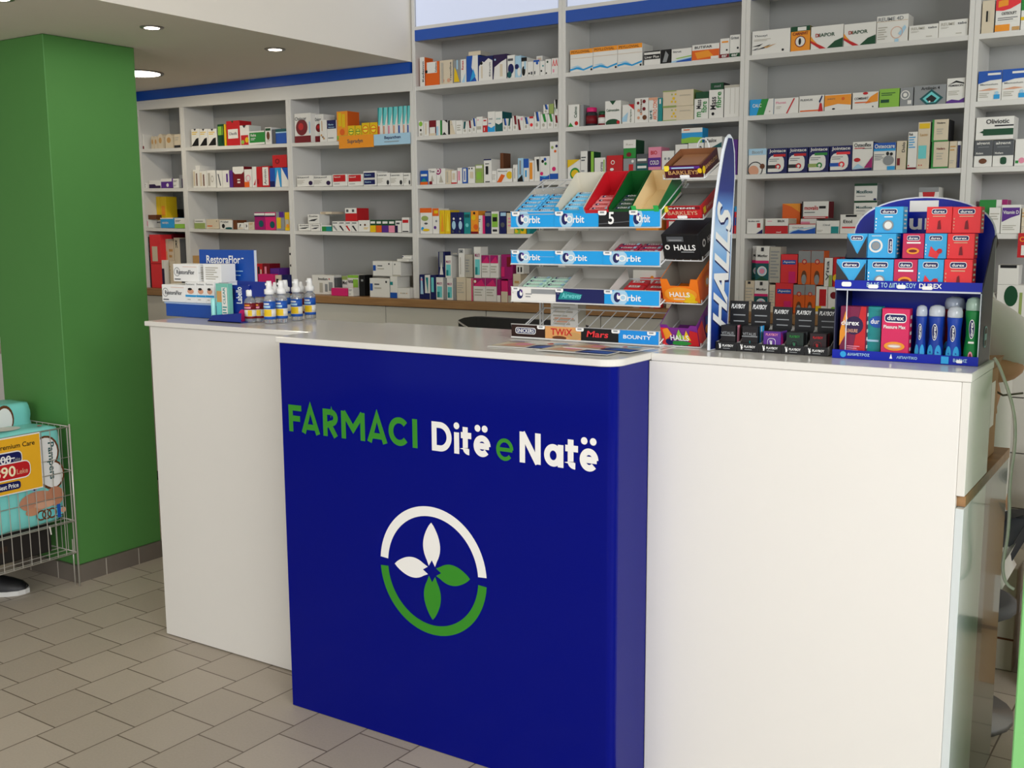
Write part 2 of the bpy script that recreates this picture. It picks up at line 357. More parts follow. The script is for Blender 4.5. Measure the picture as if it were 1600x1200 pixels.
def txt_strokes(mb, strokes, x0, z0, sx, sz, th, m):
    for st_ in strokes:
        SKN[0] = (SKN[0] + 1) % 5
        pts = [(x0 + u * sx, z0 + v * sz) for u, v in st_]
        L = len(pts); vs = []
        closed = (Vector(pts[0]) - Vector(pts[-1])).length < 1e-6
        if closed: pts = pts[:-1]; L -= 1
        for i, p in enumerate(pts):
            p = Vector(p)
            def dr(a, b): return (Vector(b) - Vector(a)).normalized()
            if closed or 0 < i < L - 1:
                d0, d1 = dr(pts[i - 1], pts[i]), dr(pts[i], pts[(i + 1) % L]); n0 = Vector((-d0.y, d0.x)); n1 = Vector((-d1.y, d1.x)); nn = (n0 + n1)
                nn = nn.normalized() / max(.45, (nn.normalized()).dot(n0)) if nn.length > .05 else n0
            else:
                d = dr(pts[0], pts[1]) if i == 0 else dr(pts[-2], pts[-1]); nn = Vector((-d.y, d.x))
            a, b = p + nn * th / 2, p - nn * th / 2
            vs += [(a.x, a.y), (b.x, b.y)]
        n = L if closed else L - 1
        fs = [(2 * i, 2 * i + 1, (2 * (i + 1) + 1) % (2 * L), (2 * (i + 1)) % (2 * L)) for i in range(n)]
        mb.add([(x, -.0006 - .00015 * SKN[0] + FY, z) for x, z in vs], fs, m)
def arc(cx, cy, rx, ry, a0, a1, n=24): return [(cx + rx * math.cos(math.radians(a0 + (a1 - a0) * k / n)), cy + ry * math.sin(math.radians(a0 + (a1 - a0) * k / n))) for k in range(n + 1)]
SGR, SWH = mat('#2f8a1c', .4), mat('#f1efea', .4)
zb = .8885
def letter(mb, ch, x0, x1, h, th, m, base=zb):
    w = x1 - x0; i = th / 2; a = i / w; b = i / h      # centre-line inset
    if ch == 'F': st = [[(a, 0), (a, 1)], [(0, 1 - b), (1, 1 - b)], [(a, .5), (.88, .5)]]
    elif ch == 'A': st = [[(a * .9, 0), (.5, 1 - b * .3), (1 - a * .9, 0)], [(.25, .24), (.75, .24)]]
    elif ch == 'R': st = [[(a, 0), (a, 1)], [(0, 1 - b), (.55, 1 - b)] + arc(.55, .69, .45 - a, .31 - b, 90, -90, 14) + [(a, .38)], [(.5, .38), (1 - a, 0)]]
    elif ch == 'M': st = [[(a, 0), (a, 1)], [(1 - a, 0), (1 - a, 1)], [(a * .9, .97), (.5, .38), (1 - a * .9, .97)]]
    elif ch == 'C': st = [arc(.52, .5, .52 - a, .5 - b, 42, 318, 30)]
    elif ch == 'I': st = [[(.5, 0), (.5, 1)]]
    elif ch == 'D': st = [[(a, b), (a, 1 - b), (.42, 1 - b)] + arc(.42, .5, .58 - a, .5 - b, 84, -84, 20) + [(.42, b), (a, b)]]
    elif ch == 'i': st = [[(.5, 0), (.5, .72)]]
    elif ch == 't': st = [[(.42, .93), (.42, .22)] + arc(.42 + .34, .22, .34, .22 - b, 180, 275, 8), [(0, .65), (1, .65)]]
    elif ch == 'e': st = [arc(.5, .36, .5 - a, .36 - b, 0, 318, 30), [(a, .36), (1 - a * .6, .36)]]
    elif ch == 'N': st = [[(a, 0), (a, 1)], [(1 - a, 0), (1 - a, 1)], [(a, .98), (1 - a, .02)]]
    elif ch == 'a': st = [arc(.47, .36, .47 - a, .36 - b, 0, 360, 30), [(1 - a, 0), (1 - a, .72)]]
    txt_strokes(mb, st, x0, base, w, h, th, m)
H = .082
q = MB()
for ch, a, b_ in (('F', -2.3155, -2.2622), ('A', -2.263, -2.189), ('R', -2.1763, -2.1177), ('M', -2.1041, -2.0146), ('A', -2.006, -1.932), ('C', -1.9263, -1.8519), ('I', -1.8414, -1.8237)):
    letter(q, ch, a, b_, H, .0172 if ch != 'I' else .0172, SGR, .8865)
o = q.build('green_lettering', t); o['label'] = 'green word FARMACI'
def disc(mb, cx, cz, rx, rz, m, n=20, y=FY - .0008): mb.add([(cx + rx * math.cos(2 * math.pi * i / n), y, cz + rz * math.sin(2 * math.pi * i / n)) for i in range(n)], [tuple(range(n))], m)
q = MB()
for ch, a, b_ in (('D', -1.7736, -1.706), ('i', -1.6975, -1.6805), ('t', -1.6745, -1.6400), ('e', -1.6330, -1.5780), ('N', -1.4860, -1.4215), ('a', -1.4114, -1.3537), ('t', -1.3482, -1.3112), ('e', -1.3060, -1.2525)):
    if a == -1.4860:
        for x in (-1.689, -1.6195, -1.5965): disc(q, x, .9635, .0095, .0095, SWH)
        o = q.build('white_lettering', t); o['label'] = 'white first word with dotted e'; q = MB()
    letter(q, ch, a, b_, H, .0168, SWH, .8865)
for x in (-1.2935, -1.2679): disc(q, x, .9635, .0095, .0095, SWH)
o = q.build('white_lettering', t); o['label'] = 'white last word with dotted e'
q = MB(); letter(q, 'e', -1.560, -1.5056, H * 1.02, .0105, SGR, .8845); o = q.build('small_green_lettering', t); o['label'] = 'thin green letter e'
ex, ez = -1.7808, .5385
def ring(mb, r0, r1, a0, a1, m, n=40):
    vs = [(ex + r * math.cos(math.radians(a0 + (a1 - a0) * k / n)), FY - .0008, ez + r * math.sin(math.radians(a0 + (a1 - a0) * k / n))) for r in (r0, r1) for k in range(n + 1)]
    mb.add(vs, [(k, k + 1, n + 2 + k, n + 1 + k) for k in range(n)], m)
def leaf(mb, ang, m, L0=.012, L1=.141, wd=.030):
    n = 14; c, s_ = math.cos(math.radians(ang)), math.sin(math.radians(ang)); up = []; dn = []
    for k in range(n + 1):
        u = k / n; l = L0 + (L1 - L0) * u; hw = wd * math.sin(math.pi * u ** .9) ** .8 if 0 < k < n else 0
        notch = .009 * max(0, 1 - abs(u - .0) / .22)
        up.append((l, hw)); dn.append((l, -hw))
    pts = [(0 + .030, 0)] + up[1:] + dn[-2:0:-1]
    pts = [(L0 * 1.2, .011), (.032, 0.0), (L0 * 1.2, -.011)] + [(l, w_) for l, w_ in dn[2:-1]] + [(L1, 0)] + [(l, w_) for l, w_ in up[-2:1:-1]]
    mb.add([(ex + c * l - s_ * w_, FY - .0008, ez + s_ * l + c * w_) for l, w_ in pts], [tuple(range(len(pts)))], m)
q = MB(); ring(q, .1585, .1865, 4, 176, SWH); leaf(q, 90, SWH); leaf(q, 180, SWH, L1=.134); o = q.build('white_emblem', t); o['label'] = 'white half ring and two white leaves'
q = MB(); ring(q, .1585, .1865, 184, 356, SGR); leaf(q, 270, SGR, L1=.143); leaf(q, 0, SGR, L1=.131); o = q.build('green_emblem', t); o['label'] = 'green half ring and two green leaves'
# left white counter
t = thing('service_counter', 'plain white counter left of the blue one, nearest the green pillar', 'counter', (0, 0, 0))
bx('front_panel', (-3.170, WY, .004), (-2.346, WY + .018, 1.152), WHG, t, .001)
bx('side_panel', (-3.170, WY + .018, .004), (-3.152, 2.83, 1.152), WHG, t)
bx('back_panel', (-3.152, 2.81, .004), (-2.346, 2.83, 1.152), WHG, t)
slab('worktop', rounded(-3.185, WY - .012, -2.3525, 2.845, (.003, 0, 0, .003)), 1.1525, 1.1695, WHG, t)
# right white counter with deeper desk behind
t = thing('service_counter', 'plain white counter right of the blue one, carrying the blue display stand', 'counter', (0, 0, 0))
bx('front_panel', (-1.2065, WY, .004), (-.447, WY + .018, 1.152), mat('#eae7e1', .2, noise=.01), t, .0015)
bx('side_panel', (-.4465, WY, .895), (-.4285, 2.785, 1.152), WHG, t, .001)
bx('side_panel', (-.4465, WY, .004), (-.4285, 2.785, .866), mat('#d5dcdc', .12, coat=.3), t, .001)
bx('rear_side_panel', (-.4465, 2.7855, .004), (-.4300, 3.135, .866), mat('#5c685e', .18, coat=.3), t, .001)['label'] = 'dark glossy panel, green reflection put in its colour'  # reflection of the green column is tinted into this dark panel
bx('desk_top', (-1.2, WY + .019, .867), (-.4285, 3.14, .893), WOOD, t, .001)
bx('back_panel', (-1.2, 2.767, .894), (-.4470, 2.785, 1.152), WHG, t)
slab('worktop', rounded(-1.199, WY - .002, -.4265, 2.786, (0, .002, .002, 0)), 1.1525, 1.1725, WHG, t)
# ---------------------------------------------------------------- shelf goods
# design: front/side/top colours | printed shapes
DS = {
 'w': 'w|l .12 .62 .8 .82 2 S;l .12 .15 .6 .35 2 s', 'wt': 'w|T MED .1 .6 .7 .8 S;l .1 .15 .8 .4 3 q', 'c': 'c|l .12 .6 .85 .85 2 A;l .15 .15 .7 .3 2 q',
 'wv': 'w|r .3 .12 .5 .88 q;r .62 .3 .72 .85 S', 'g': 's|l .15 .6 .8 .8 2 w', 'stripe': 'w/w|p S .05 .95 .35 .95 .95 .1 .75 .1;r .1 .1 .4 .2 q',
 'stripb': 'w/w|p b .3 1 .7 1 .95 .45 .6 .45;p K .25 1 .4 1 .65 .45 .5 .45;e .5 .25 .2 q .12', 'stripg': 'w/w|p g .3 1 .7 1 .95 .45 .6 .45;e .5 .25 .2 q .12', 'stript': 'w/w|p T .3 1 .75 1 .55 .4 .2 .4;e .5 .25 .2 q .12', 'stripr': 'w/w|p R .3 1 .75 1 .9 .4 .5 .4;e .5 .22 .2 q .12',
}
def parse(d):
    d = DS.get(d, d)
    if '|' in d: a, s = d.split('|', 1)
    else: a, s = d, ''
    cs = a.split('/'); return cs[0], cs[1] if len(cs) > 1 else cs[0], cs[2] if len(cs) > 2 else (cs[1] if len(cs) > 1 else cs[0]), s
def carton_mesh(w, d, h, design, shape='box', sidespec=None):
    """origin at base centre, front towards -y"""
    f, sd, tp, sp = parse(design); q = MB()
    if shape == 'box':
        q.box((-w / 2, 0, 0), (w / 2, d, h), f, .0008, mside=cm(sd), mtop=cm(tp))
    elif shape == 'arch':
        pts = [(-w / 2, 0), (w / 2, 0)] + [(w / 2 * math.cos(math.pi * k / 12), h - w * .5 + w * .5 * math.sin(math.pi * k / 12)) for k in range(13)]
        q.prism(pts, 0, d, f, 'y')
    elif shape == 'jar':
        r = w / 2; q.lathe([(r * .93, 0), (r, h * .03), (r, h * .66), (r * .8, h * .74), (r * .78, h * .76)], f, 18, (0, r, 0))
        q.lathe([(r * .88, h * .76), (r * .9, h * .78), (r * .9, h * .97), (r * .8, h)], sd, 18, (0, r, 0))
        q.lathe([(r * 1.012, h * .12), (r * 1.012, h * .55)], tp, 18, (0, r, 0))
        return q
    if sp: q.deco((-w / 2, -.0002, 0), (w, 0, 0), (0, 0, h), sp)
    if sidespec: q.deco((w / 2 + .0002, 0, 0), (0, d, 0), (0, 0, h), sidespec)
    return q
NUM = ['first', 'second', 'third', 'fourth', 'fifth', 'sixth', 'seventh', 'eighth', 'ninth', 'tenth', 'eleventh', 'twelfth', 'thirteenth', 'fourteenth', 'fifteenth', 'sixteenth', 'seventeenth', 'eighteenth', 'nineteenth', 'twentieth', '21st', '22nd', '23rd', '24th', '25th', '26th', '27th', '28th']
LVN = ['top shelf', 'second shelf', 'third shelf', 'fourth shelf', 'worktop']
LVL = ['', 'top shelf', 'second shelf', 'third shelf', 'worktop']
CACHE = {}
def row(bay, lv, ox, oy, sc, items):
    """items: x0 x1 ytop design description [dict]; pixel columns are turned into real widths on the shelf plane"""
    x_lo, x_hi = CX[bay] + .020, CX[bay + 1] - .020
    placed = []; recs = []
    for it in items:
        x0, x1, yt, des, desc = it[:5]; o = it[5] if len(it) > 5 else {}
        dy = o.get('dy', 0); Y = YS + .012 + dy; up = 'up' in o
        a = onY(ox + x0 / sc, oy + yt / sc, Y); b = onY(ox + x1 / sc, oy + yt / sc, Y)
        X0, X1 = max(a.x, x_lo + .001), min(b.x, x_hi - .001)
        if X1 - X0 < .008: X1 = X0 + .012
        if X1 > x_hi: X0 -= X1 - x_hi + .001; X1 = x_hi - .001
        xm = (X0 + X1) / 2; zt = (a.z + b.z) / 2
        d = o.get('d', min(.13, .05 + .35 * (X1 - X0) + .02 * random.random()))
        d = min(d, YB - Y - .003)
        zbase = shelf_top(bay, lv, X0 if bay < 3 and lv < 4 else xm) + .0008
        if up:
            below = [p for p in placed if p[0] < X1 - .003 and p[1] > X0 + .003 and p[2] < Y + d - .003 and p[3] > Y + .003]
            if below: zbase = max(p[4] for p in below) + .0006
        else:
            for p in placed:   # keep neighbours apart
                if p[2] < Y + d and p[3] > Y and p[5] < zbase + .002:
                    if X0 < p[1] < X1 - .004 and p[0] < X0: X0 = p[1] + .0006
                    elif p[0] < X1 and X0 < p[0]: X1 = p[0] - .0006
        if X1 - X0 < .008: continue
        h = max(.012, zt - zbase); ceil_ = (zlow(bay, lv - 1, xm) if (lv > 0 and not (bay < 3 and lv == 1)) else (2.13 if bay < 3 else 2.34)) - .004
        h = min(h, ceil_ - zbase)
        if h < .01: continue
        for p in placed:      # boxes behind must start behind the front ones
            if p[0] < X1 - .001 and p[1] > X0 + .001 and p[5] < zbase + h - .001 and p[4] > zbase + .001 and p[2] < Y + d and p[3] > Y:
                if p[2] > Y: d = max(.01, p[2] - Y - .0008)
                else: Y2 = p[3] + .0008; d = max(.008, min(d, YB - Y2 - .002)); Y = Y2
        if Y + d > YB - .001: d = YB - .001 - Y
        if d < .006: continue
        placed.append((X0, X1, Y, Y + d, zbase + h, zbase)); recs.append([X0, X1, Y, d, zbase, h, des, desc, o, up])
    order = sorted(range(len(recs)), key=lambda i: recs[i][0])
    n_ = 0; m_ = 0; k_ = 0
    lvn = (LVN if bay >= 3 else LVL)[lv]
    for i in order:
        X0, X1, Y, d, zb_, h, des, desc, o, up = recs[i]
        if up: m_ += 1; pos = '%s stacked one on %s of %s bay' % (NUM[m_ - 1], lvn, ORD[bay])
        elif o.get('dy', 0) > .02: k_ += 1; pos = '%s rear one on %s of %s bay' % (NUM[k_ - 1], lvn, ORD[bay])
        else: n_ += 1; pos = '%s from left on %s of %s bay' % (NUM[n_ - 1], lvn, ORD[bay])
        key = (round(X1 - X0, 3), round(d, 2), round(h, 3), des, o.get('s'))
        ob = carton_mesh(X1 - X0 - .0008, d, h, des, o.get('s', 'box'), o.get('side')).build(o.get('n', 'medicine_box'), None, ((X0 + X1) / 2, Y, zb_))
        tag(ob, desc + ', ' + pos, o.get('c', 'medicine box'), 'boxes on the %s of the %s bay' % (lvn, ORD[bay]))
UP = {'up': 1}; D8 = {'dy': .07}
def U(**k): k['up'] = 1; return k
# bay 1
row(0, 1, 200, 130, 6.154, [(60, 118, 495, 'w|r 0 0 1 .2 R', 'white box')] + [(a, b, y, 'c|e .5 .55 .28 A .2', 'cream pouch with rounded top', dict(s='arch', d=.09, n='pouch')) for a, b, y in ((218, 246, 510), (249, 280, 510), (283, 333, 488), (355, 425, 486))] + [(440, 500, 490, 'c|r 0 0 1 .18 K;l .2 .5 .8 .8 2 q', 'cream box with black foot')])
row(0, 2, 200, 130, 6.154, [(85, 120, 965, 'w', 'plain white box'), (122, 200, 945, 'w|r 0 0 1 .22 V;l .1 .5 .8 .8 2 q', 'white box'), (202, 312, 935, 'w|p V 0 0 1 0 1 .3 .6 .3 .5 .5 0 .5', 'white and dark violet box'), (315, 422, 918, 'v|r 0 .68 1 1 w;c .6 .3 .2 w', 'violet box with white top'), (430, 482, 918, 'w', 'white and grey box'), (492, 530, 880, 's|r .6 0 1 .7 V', 'grey violet box')])
row(0, 3, 200, 300, 6.154, [(110, 168, 265, 'w|r .2 .2 .7 .8 p', 'white and pink box'), (172, 302, 270, 'w|T MERCK .1 .6 .9 .8 S;c .88 .2 .08 K', 'wide white box'), (310, 437, 248, 'a|r 0 .88 1 1 w;T NIVEN .15 .4 .6 .6 w', 'sky blue box'), (445, 548, 250, 'w|r 0 0 1 .42 h;l .1 .6 .6 .8 2 S', 'white box with lime base'), (180, 362, 165, 'k/k|r .3 .55 .9 .75 B', 'black box', D8), (245, 303, 45, 'y', 'yellow box', U(dy=.072)), (306, 362, 45, 'y|r .2 .2 .8 .6 O', 'yellow box', U(dy=.072)), (188, 270, 220, 'B', 'brown box', U(dy=.01, d=.04))])
row(0, 4, 200, 300, 6.154, [(125, 188, 430, 'k|l .1 .6 .9 .9 3 S', 'black box'), (190, 308, 410, 'x|r .2 .5 .7 .78 c;r 0 .45 1 .47 r', 'tall orange red box with pale label'), (312, 432, 400, 'R', 'dark red box', dict(dy=.08)), (312, 380, 452, 'c|r .3 .3 .6 .75 O', 'cream box', dict(dy=.035)), (384, 434, 470, 'c', 'cream box', dict(dy=.035)), (438, 492, 440, 'c|T R .3 .8 .7 .95 K', 'cream box', dict(dy=.03)), (495, 550, 450, 'S', 'grey box', dict(dy=.03)), (282, 350, 655, 'w|r 0 0 1 .7 V', 'white and violet box'), (355, 430, 665, 'c', 'cream box')])
# bay 2
SQ = 'w|p k 0 .05 .9 .05 .9 .5 .6 .45;l .1 .65 .8 .85 2 y;p k .35 1 .65 1 .5 .88'
row(1, 1, 200, 130, 6.154, [(605, 682, 440, SQ, 'white box with black curve'), (685, 763, 440, SQ, 'white box with black curve'), (766, 850, 440, SQ, 'white box with black curve'), (857, 917, 395, 'G/K|r .1 .5 .9 .9 h;r .7 .1 .8 .9 k', 'dark green box'), (919, 938, 395, 'y', 'narrow yellow box'), (942, 1070, 362, 'r/r|r .12 .28 .88 .66 w;T Oleofit .2 .42 .8 .54 S;p G .4 1 .55 1 .48 .9', 'tall red box with white label'), (1015, 1135, 345, 'r', 'red box', dict(dy=.06)), (1073, 1162, 405, 'w|r .1 0 .9 .5 r;c .75 .25 .2 y;c .3 .15 .16 h;p K .3 1 .7 1 .5 .85', 'white box with red and yellow fruit'), (1165, 1312, 460, 'g|r 0 0 1 .14 w;r 0 .9 1 1 w;T Reha .1 .6 .45 .8 w;l .1 .3 .4 .5 2 w', 'green box with white edges'), (1315, 1376, 425, 'w|e .5 .5 .25 B .25;l .2 .1 .8 .25 2 q;r .1 .8 .9 .95 G', 'white box with brown picture'), (1385, 1525, 440, 'b/b|r 0 .75 1 1 T;r .2 .72 1 .8 l;r 0 0 .25 1 S', 'dark blue box')])
BR = 'w|r .55 .1 .72 .8 B;r .1 .1 .4 .9 c'
row(1, 2, 200, 130, 6.154, [(620, 680, 832, BR, 'white box with brown bar'), (683, 750, 845, BR, 'white box with brown bar'), (753, 838, 838, 'w|r .15 .1 .4 .85 q;T O .5 .3 .8 .7 q', 'white box'), (620, 800, 790, 'w', 'white box lying flat', dict(dy=.05)), (850, 902, 840, 'w|p S .2 .8 .4 .8 .8 .1 .6 .1', 'white box with grey slash'), (904, 968, 838, 'w|r .6 .3 .85 .8 v', 'white box with violet mark'), (971, 1002, 838, 'v', 'violet box'), (1005, 1112, 803, 'R|p w 0 1 1 1 1 .75 .8 .65 .2 .65 0 .78;r .4 .2 .65 .28 w;r .4 .34 .65 .4 w', 'maroon box with white arched top'), (1115, 1185, 828, 'w|r 0 0 .7 .3 o;o .55 .5 .25 .33 p', 'white and orange box'), (1190, 1230, 803, 'w|p r .3 .1 .7 .1 .9 .4', 'white box'), (1232, 1280, 803, 'r|r .2 .15 .4 .4 R', 'red box'), (1284, 1357, 797, 'r|r .1 .08 .88 .95 w;v Arginin .3 .12 .7 .85 S', 'white box in red frame'), (1360, 1408, 815, 'b|r 0 0 1 .3 n', 'blue box'), (1410, 1465, 812, 'a|p w 0 0 .5 .9 .9 0', 'blue box with white peak'), (1470, 1540, 812, 'w|p b 1 1 .1 1 1 .3', 'white and blue box'), (1385, 1525, 690, 'r/R|T O .2 .3 .5 .7 R', 'red box', dict(up=1, d=.1))])
row(1, 3, 200, 300, 6.154, [(637, 742, 262, 'w|r 0 0 1 .6 j;l .1 .7 .8 .85 1 S', 'white and olive box'), (750, 870, 262, 'c|r .1 .25 .5 .35 o;c .85 .8 .06 k', 'cream box'), (880, 1000, 272, 'w|e .3 .35 .12 k .25;e .75 .1 .3 T .12;T Prefol .1 .75 .7 .9 K', 'white box with black emblem'), (1008, 1045, 270, 'B', 'small brown box'), (1050, 1112, 298, 'w|r .1 .1 .9 .3 c;p S .4 .8 .6 .8 .4 .3 .3 .3', 'white box'), (1115, 1155, 292, 'w|p K .5 .8 .8 .5 .5 .2', 'white box with dark arrow'), (1159, 1210, 288, 'c', 'cream box'), (1214, 1312, 195, 'm|r 0 .82 1 .95 w;c .65 .35 .24 T;r 0 .75 1 .82 V', 'magenta box with teal disc'), (1315, 1415, 195, 'P|r 0 .82 1 .95 w;c .7 .3 .24 T;r 0 .75 1 .82 V', 'crimson pink box with teal disc'), (1420, 1500, 192, 's|r .1 .1 .6 .7 y;r .4 .7 1 1 v', 'grey and yellow box'), (1505, 1550, 195, 'y|r .1 .2 .9 .6 q;c .6 .25 .3 O', 'yellow box')])
row(1, 4, 200, 300, 6.154, [(590, 685, 612, 'A|r .1 .1 .9 .5 B', 'tan box'), (1226, 1290, 690, 'r|r .3 .2 .6 .9 K;r .7 .3 .9 .8 c', 'red box with dark bars'), (1292, 1358, 690, 'R|r .3 .2 .6 .9 p', 'dark red box'), (1250, 1392, 790, 'P/P', 'pink box', dict(dy=-.045, d=.04)), (1395, 1470, 800, 'c|r .2 .3 .6 .8 K', 'cream box with dark picture', dict(dy=-.03, d=.04)), (1478, 1562, 798, 'n|r .1 .5 .8 .7 b', 'navy box', dict(dy=-.03, d=.04)), (1365, 1530, 735, 'v|l .1 .3 .8 .7 2 p', 'violet box'), (1532, 1562, 530, 'w|c .4 .85 .3 k;c .5 .6 .3 k;c .4 .3 .3 k', 'tall white box with black dots')])
# bay 3
OX = 'w|c .45 .52 .36 R;c .4 .55 .16 r;r 0 0 1 .23 R;T Oxicor .04 .76 .75 .88 S;r .9 .3 .97 .7 l'
row(2, 1, 440, 130, 6.154, [(120, 277, 290, OX, 'white box with maroon disc'), (287, 400, 300, OX, 'white box with maroon disc, half covered', dict(dy=.03)), (362, 430, 352, 'w|r .3 .5 .4 .95 A;c .25 .3 .12 A;c .6 .15 .12 A;c .45 .22 .1 B', 'tall white box with tan specks'), (434, 525, 355, 'w|r .02 .6 .98 1 n;T Magne .15 .72 .7 .84 l;T Stress .15 .64 .8 .7 l;l .1 .12 .7 .2 1 S', 'white box with navy top'),
 (635, 702, 408, 'y/h|c .5 .6 .36 Y;o .5 .6 .3 .36 g;r .2 .58 .8 .64 g;r 0 0 1 .25 b', 'small yellow box with green ring'), (706, 764, 406, 'y/h|c .5 .6 .36 Y;o .5 .6 .3 .36 g;r .2 .58 .8 .64 g;r 0 0 1 .25 b', 'small yellow box with green ring'), (768, 843, 380, 'y/o|c .5 .62 .4 Y;o .5 .62 .32 .4 o;r .2 .6 .8 .66 o;r 0 0 1 .25 o', 'yellow box with orange ring'), (846, 920, 376, 'y/o|c .5 .62 .4 Y;o .5 .62 .32 .4 o;r .2 .6 .8 .66 o;r 0 0 1 .25 o', 'yellow box with orange ring'), (527, 632, 270, 'O/o|r .15 .5 .45 .95 y;r .5 .45 .8 .9 y;c .5 .3 .22 o;r 0 .05 1 .18 h', 'tall orange and yellow box')] +
 [(a, b, y, 'w|r 0 .45 1 1 i;p t 0 1 .35 1 .1 .5 0 .5;p w .5 .45 1 .8 1 .45;r .1 0 .4 .42 %s' % cc, 'white carton with aqua top') for a, b, y, cc in ((924, 966, 236, 'o'), (970, 1014, 233, 'f'), (1018, 1062, 230, 'p'), (1066, 1112, 226, 'f'), (1116, 1160, 222, 'b'), (1164, 1200, 218, 'f'), (1204, 1240, 216, 'b'))])
SI = 'w|T Sitaxol .03 .76 .75 .92 S;l .03 .2 .5 .6 4 q;e .85 .3 .12 V .2'
LX = 'w|T Lexoran .03 .76 .75 .9 S;l .03 .2 .5 .6 4 q;e .85 .25 .1 K .18'
RE = 'w|r .06 .38 .9 .95 r;T Remotil .12 .72 .55 .84 w;l .1 .12 .5 .25 1 s'
row(2, 2, 440, 130, 6.154, [(145, 302, 888, SI, 'white box with small violet mark'), (306, 475, 888, SI, 'white box with small violet mark'), (488, 628, 876, RE, 'white box with red panel'), (635, 778, 876, RE, 'white box with red panel'), (784, 910, 845, 'w|r .05 .55 .9 .9 n;r .05 .1 .9 .42 n;T Gastro .12 .7 .6 .8 l;T Gastro .12 .22 .6 .32 l;r 0 .48 1 .5 q', 'white box with two navy bands'), (918, 1040, 862, LX, 'white box with small dark mark'), (1044, 1166, 862, LX, 'white box with small dark mark'), (1170, 1240, 862, LX, 'white box with small dark mark')])
ZZ = 'w|T Zovirax .1 .72 .9 .9 K;p K .05 .3 .6 .3 .9 .55 .35 .45'
row(2, 3, 440, 300, 6.154, [(160, 276, 308, ZZ, 'white box with black swoosh'), (280, 368, 308, ZZ, 'white box with black swoosh'), (372, 384, 300, 'w', 'slim white box'), (386, 482, 320, 'g|r .45 0 1 1 t;r 0 .8 1 1 w', 'green and teal box')] + [(a, b, 282, 'w|p %s .05 .55 .3 .6 .85 .08 .6 .08;r .1 .8 .8 .88 S' % cc, 'white box with diagonal stripe') for a, b, cc in ((486, 548, 's'), (550, 610, 'K'), (612, 670, 'r'), (672, 732, 'K'))] + [(736, 846, 272, 'w|c .2 .6 .08 k;c .6 .6 .1 B;l .5 .2 .9 .4 2 y', 'white box with dots')] + [(a, b, 268, 'G|r 0 0 1 .55 %s;r .1 .7 .9 .88 w' % cc, 'dark green topped box with %s base' % nm) for a, b, cc, nm in ((850, 906, 'y', 'yellow'), (908, 962, 'o', 'orange'), (964, 1026, 'v', 'violet'), (1028, 1088, 'p', 'pink'))] +
 [(1092, 1146, 276, 'w|r 0 0 .45 .6 V;r .2 .7 .8 .85 S', 'white box with violet corner'), (1155, 1226, 245, 'w|r .1 .65 .9 .85 r;r .1 .05 .9 .12 K', 'white box with red band'), (1229, 1250, 250, 's', 'slim grey box'), (250, 360, 215, ZZ, 'white box with black swoosh', UP), (372, 480, 228, 'c|T Trox .1 .3 .5 .8 B', 'cream box', U(dy=.03)), (610, 722, 155, 'r|r 0 .6 1 1 w;r .1 .7 .3 .9 S;r .6 .7 .8 .9 S', 'red box with white top', U(dy=.03))])
BX_ = 'w|r .02 .35 .16 .72 b;r .25 .65 .5 .72 S;c .85 .82 .06 K;l .25 .4 .6 .55 1 q'
row(2, 4, 440, 300, 6.154, [(290, 500, 800, 'w|T Imodium .3 .74 .72 .88 K;c .8 .81 .04 r;r .35 .1 .5 .6 q;r .6 .15 .72 .55 s;r .78 .2 .95 .65 s', 'wide white box with black lettering', dict(d=.06)), (505, 530, 825, 'S', 'slim grey box'), (635, 740, 800, 'w|r 0 .86 1 1 h;T Herbal .02 .6 .5 .8 K;r .5 .05 .95 .8 h;T FLU .5 .1 .9 .4 r', 'white and green box with lettering FLU', dict(dy=.03)), (580, 634, 808, 'w|r 0 .8 1 1 j;T Med .1 .55 .9 .75 K', 'white box with olive top', dict(dy=.03)), (742, 795, 800, 'k|r .4 .7 .8 .8 s', 'black box'), (465, 634, 925, 'P/P/p', 'flat crimson box', dict(dy=-.045, d=.05)), (640, 785, 925, 'w', 'flat white box', dict(dy=-.045, d=.05)), (510, 632, 880, 'v/v/p', 'flat violet box', dict(dy=.012, d=.016)), (845, 1035, 830, BX_, 'white box with blue tab', dict(dy=-.04, d=.1)), (1042, 1110, 812, 'w|r 0 0 1 .25 b;r 0 .6 .4 .75 t', 'white box with blue base', dict(dy=-.04, d=.1)), (1113, 1256, 925, 'w|c .3 .5 .06 A;c .8 .5 .06 A;r .4 .45 .7 .55 q', 'white box with tan dots', dict(dy=-.04, d=.1)),
 (875, 1062, 665, BX_, 'white box with blue tab', U(dy=-.03, d=.09)), (1065, 1145, 668, 'w|c .3 .8 .07 K;r 0 0 1 .1 q', 'white box', U(dy=-.03, d=.09)), (1113, 1256, 845, 'w|c .3 .5 .06 A;c .8 .5 .06 A;r .4 .45 .7 .55 q', 'white box with tan dots', U(dy=-.04, d=.1)), (1160, 1256, 610, 'w|r 0 .5 .15 .8 n;r .3 .75 .9 .8 s', 'white box with navy tab', U(dy=-.02, d=.08))])
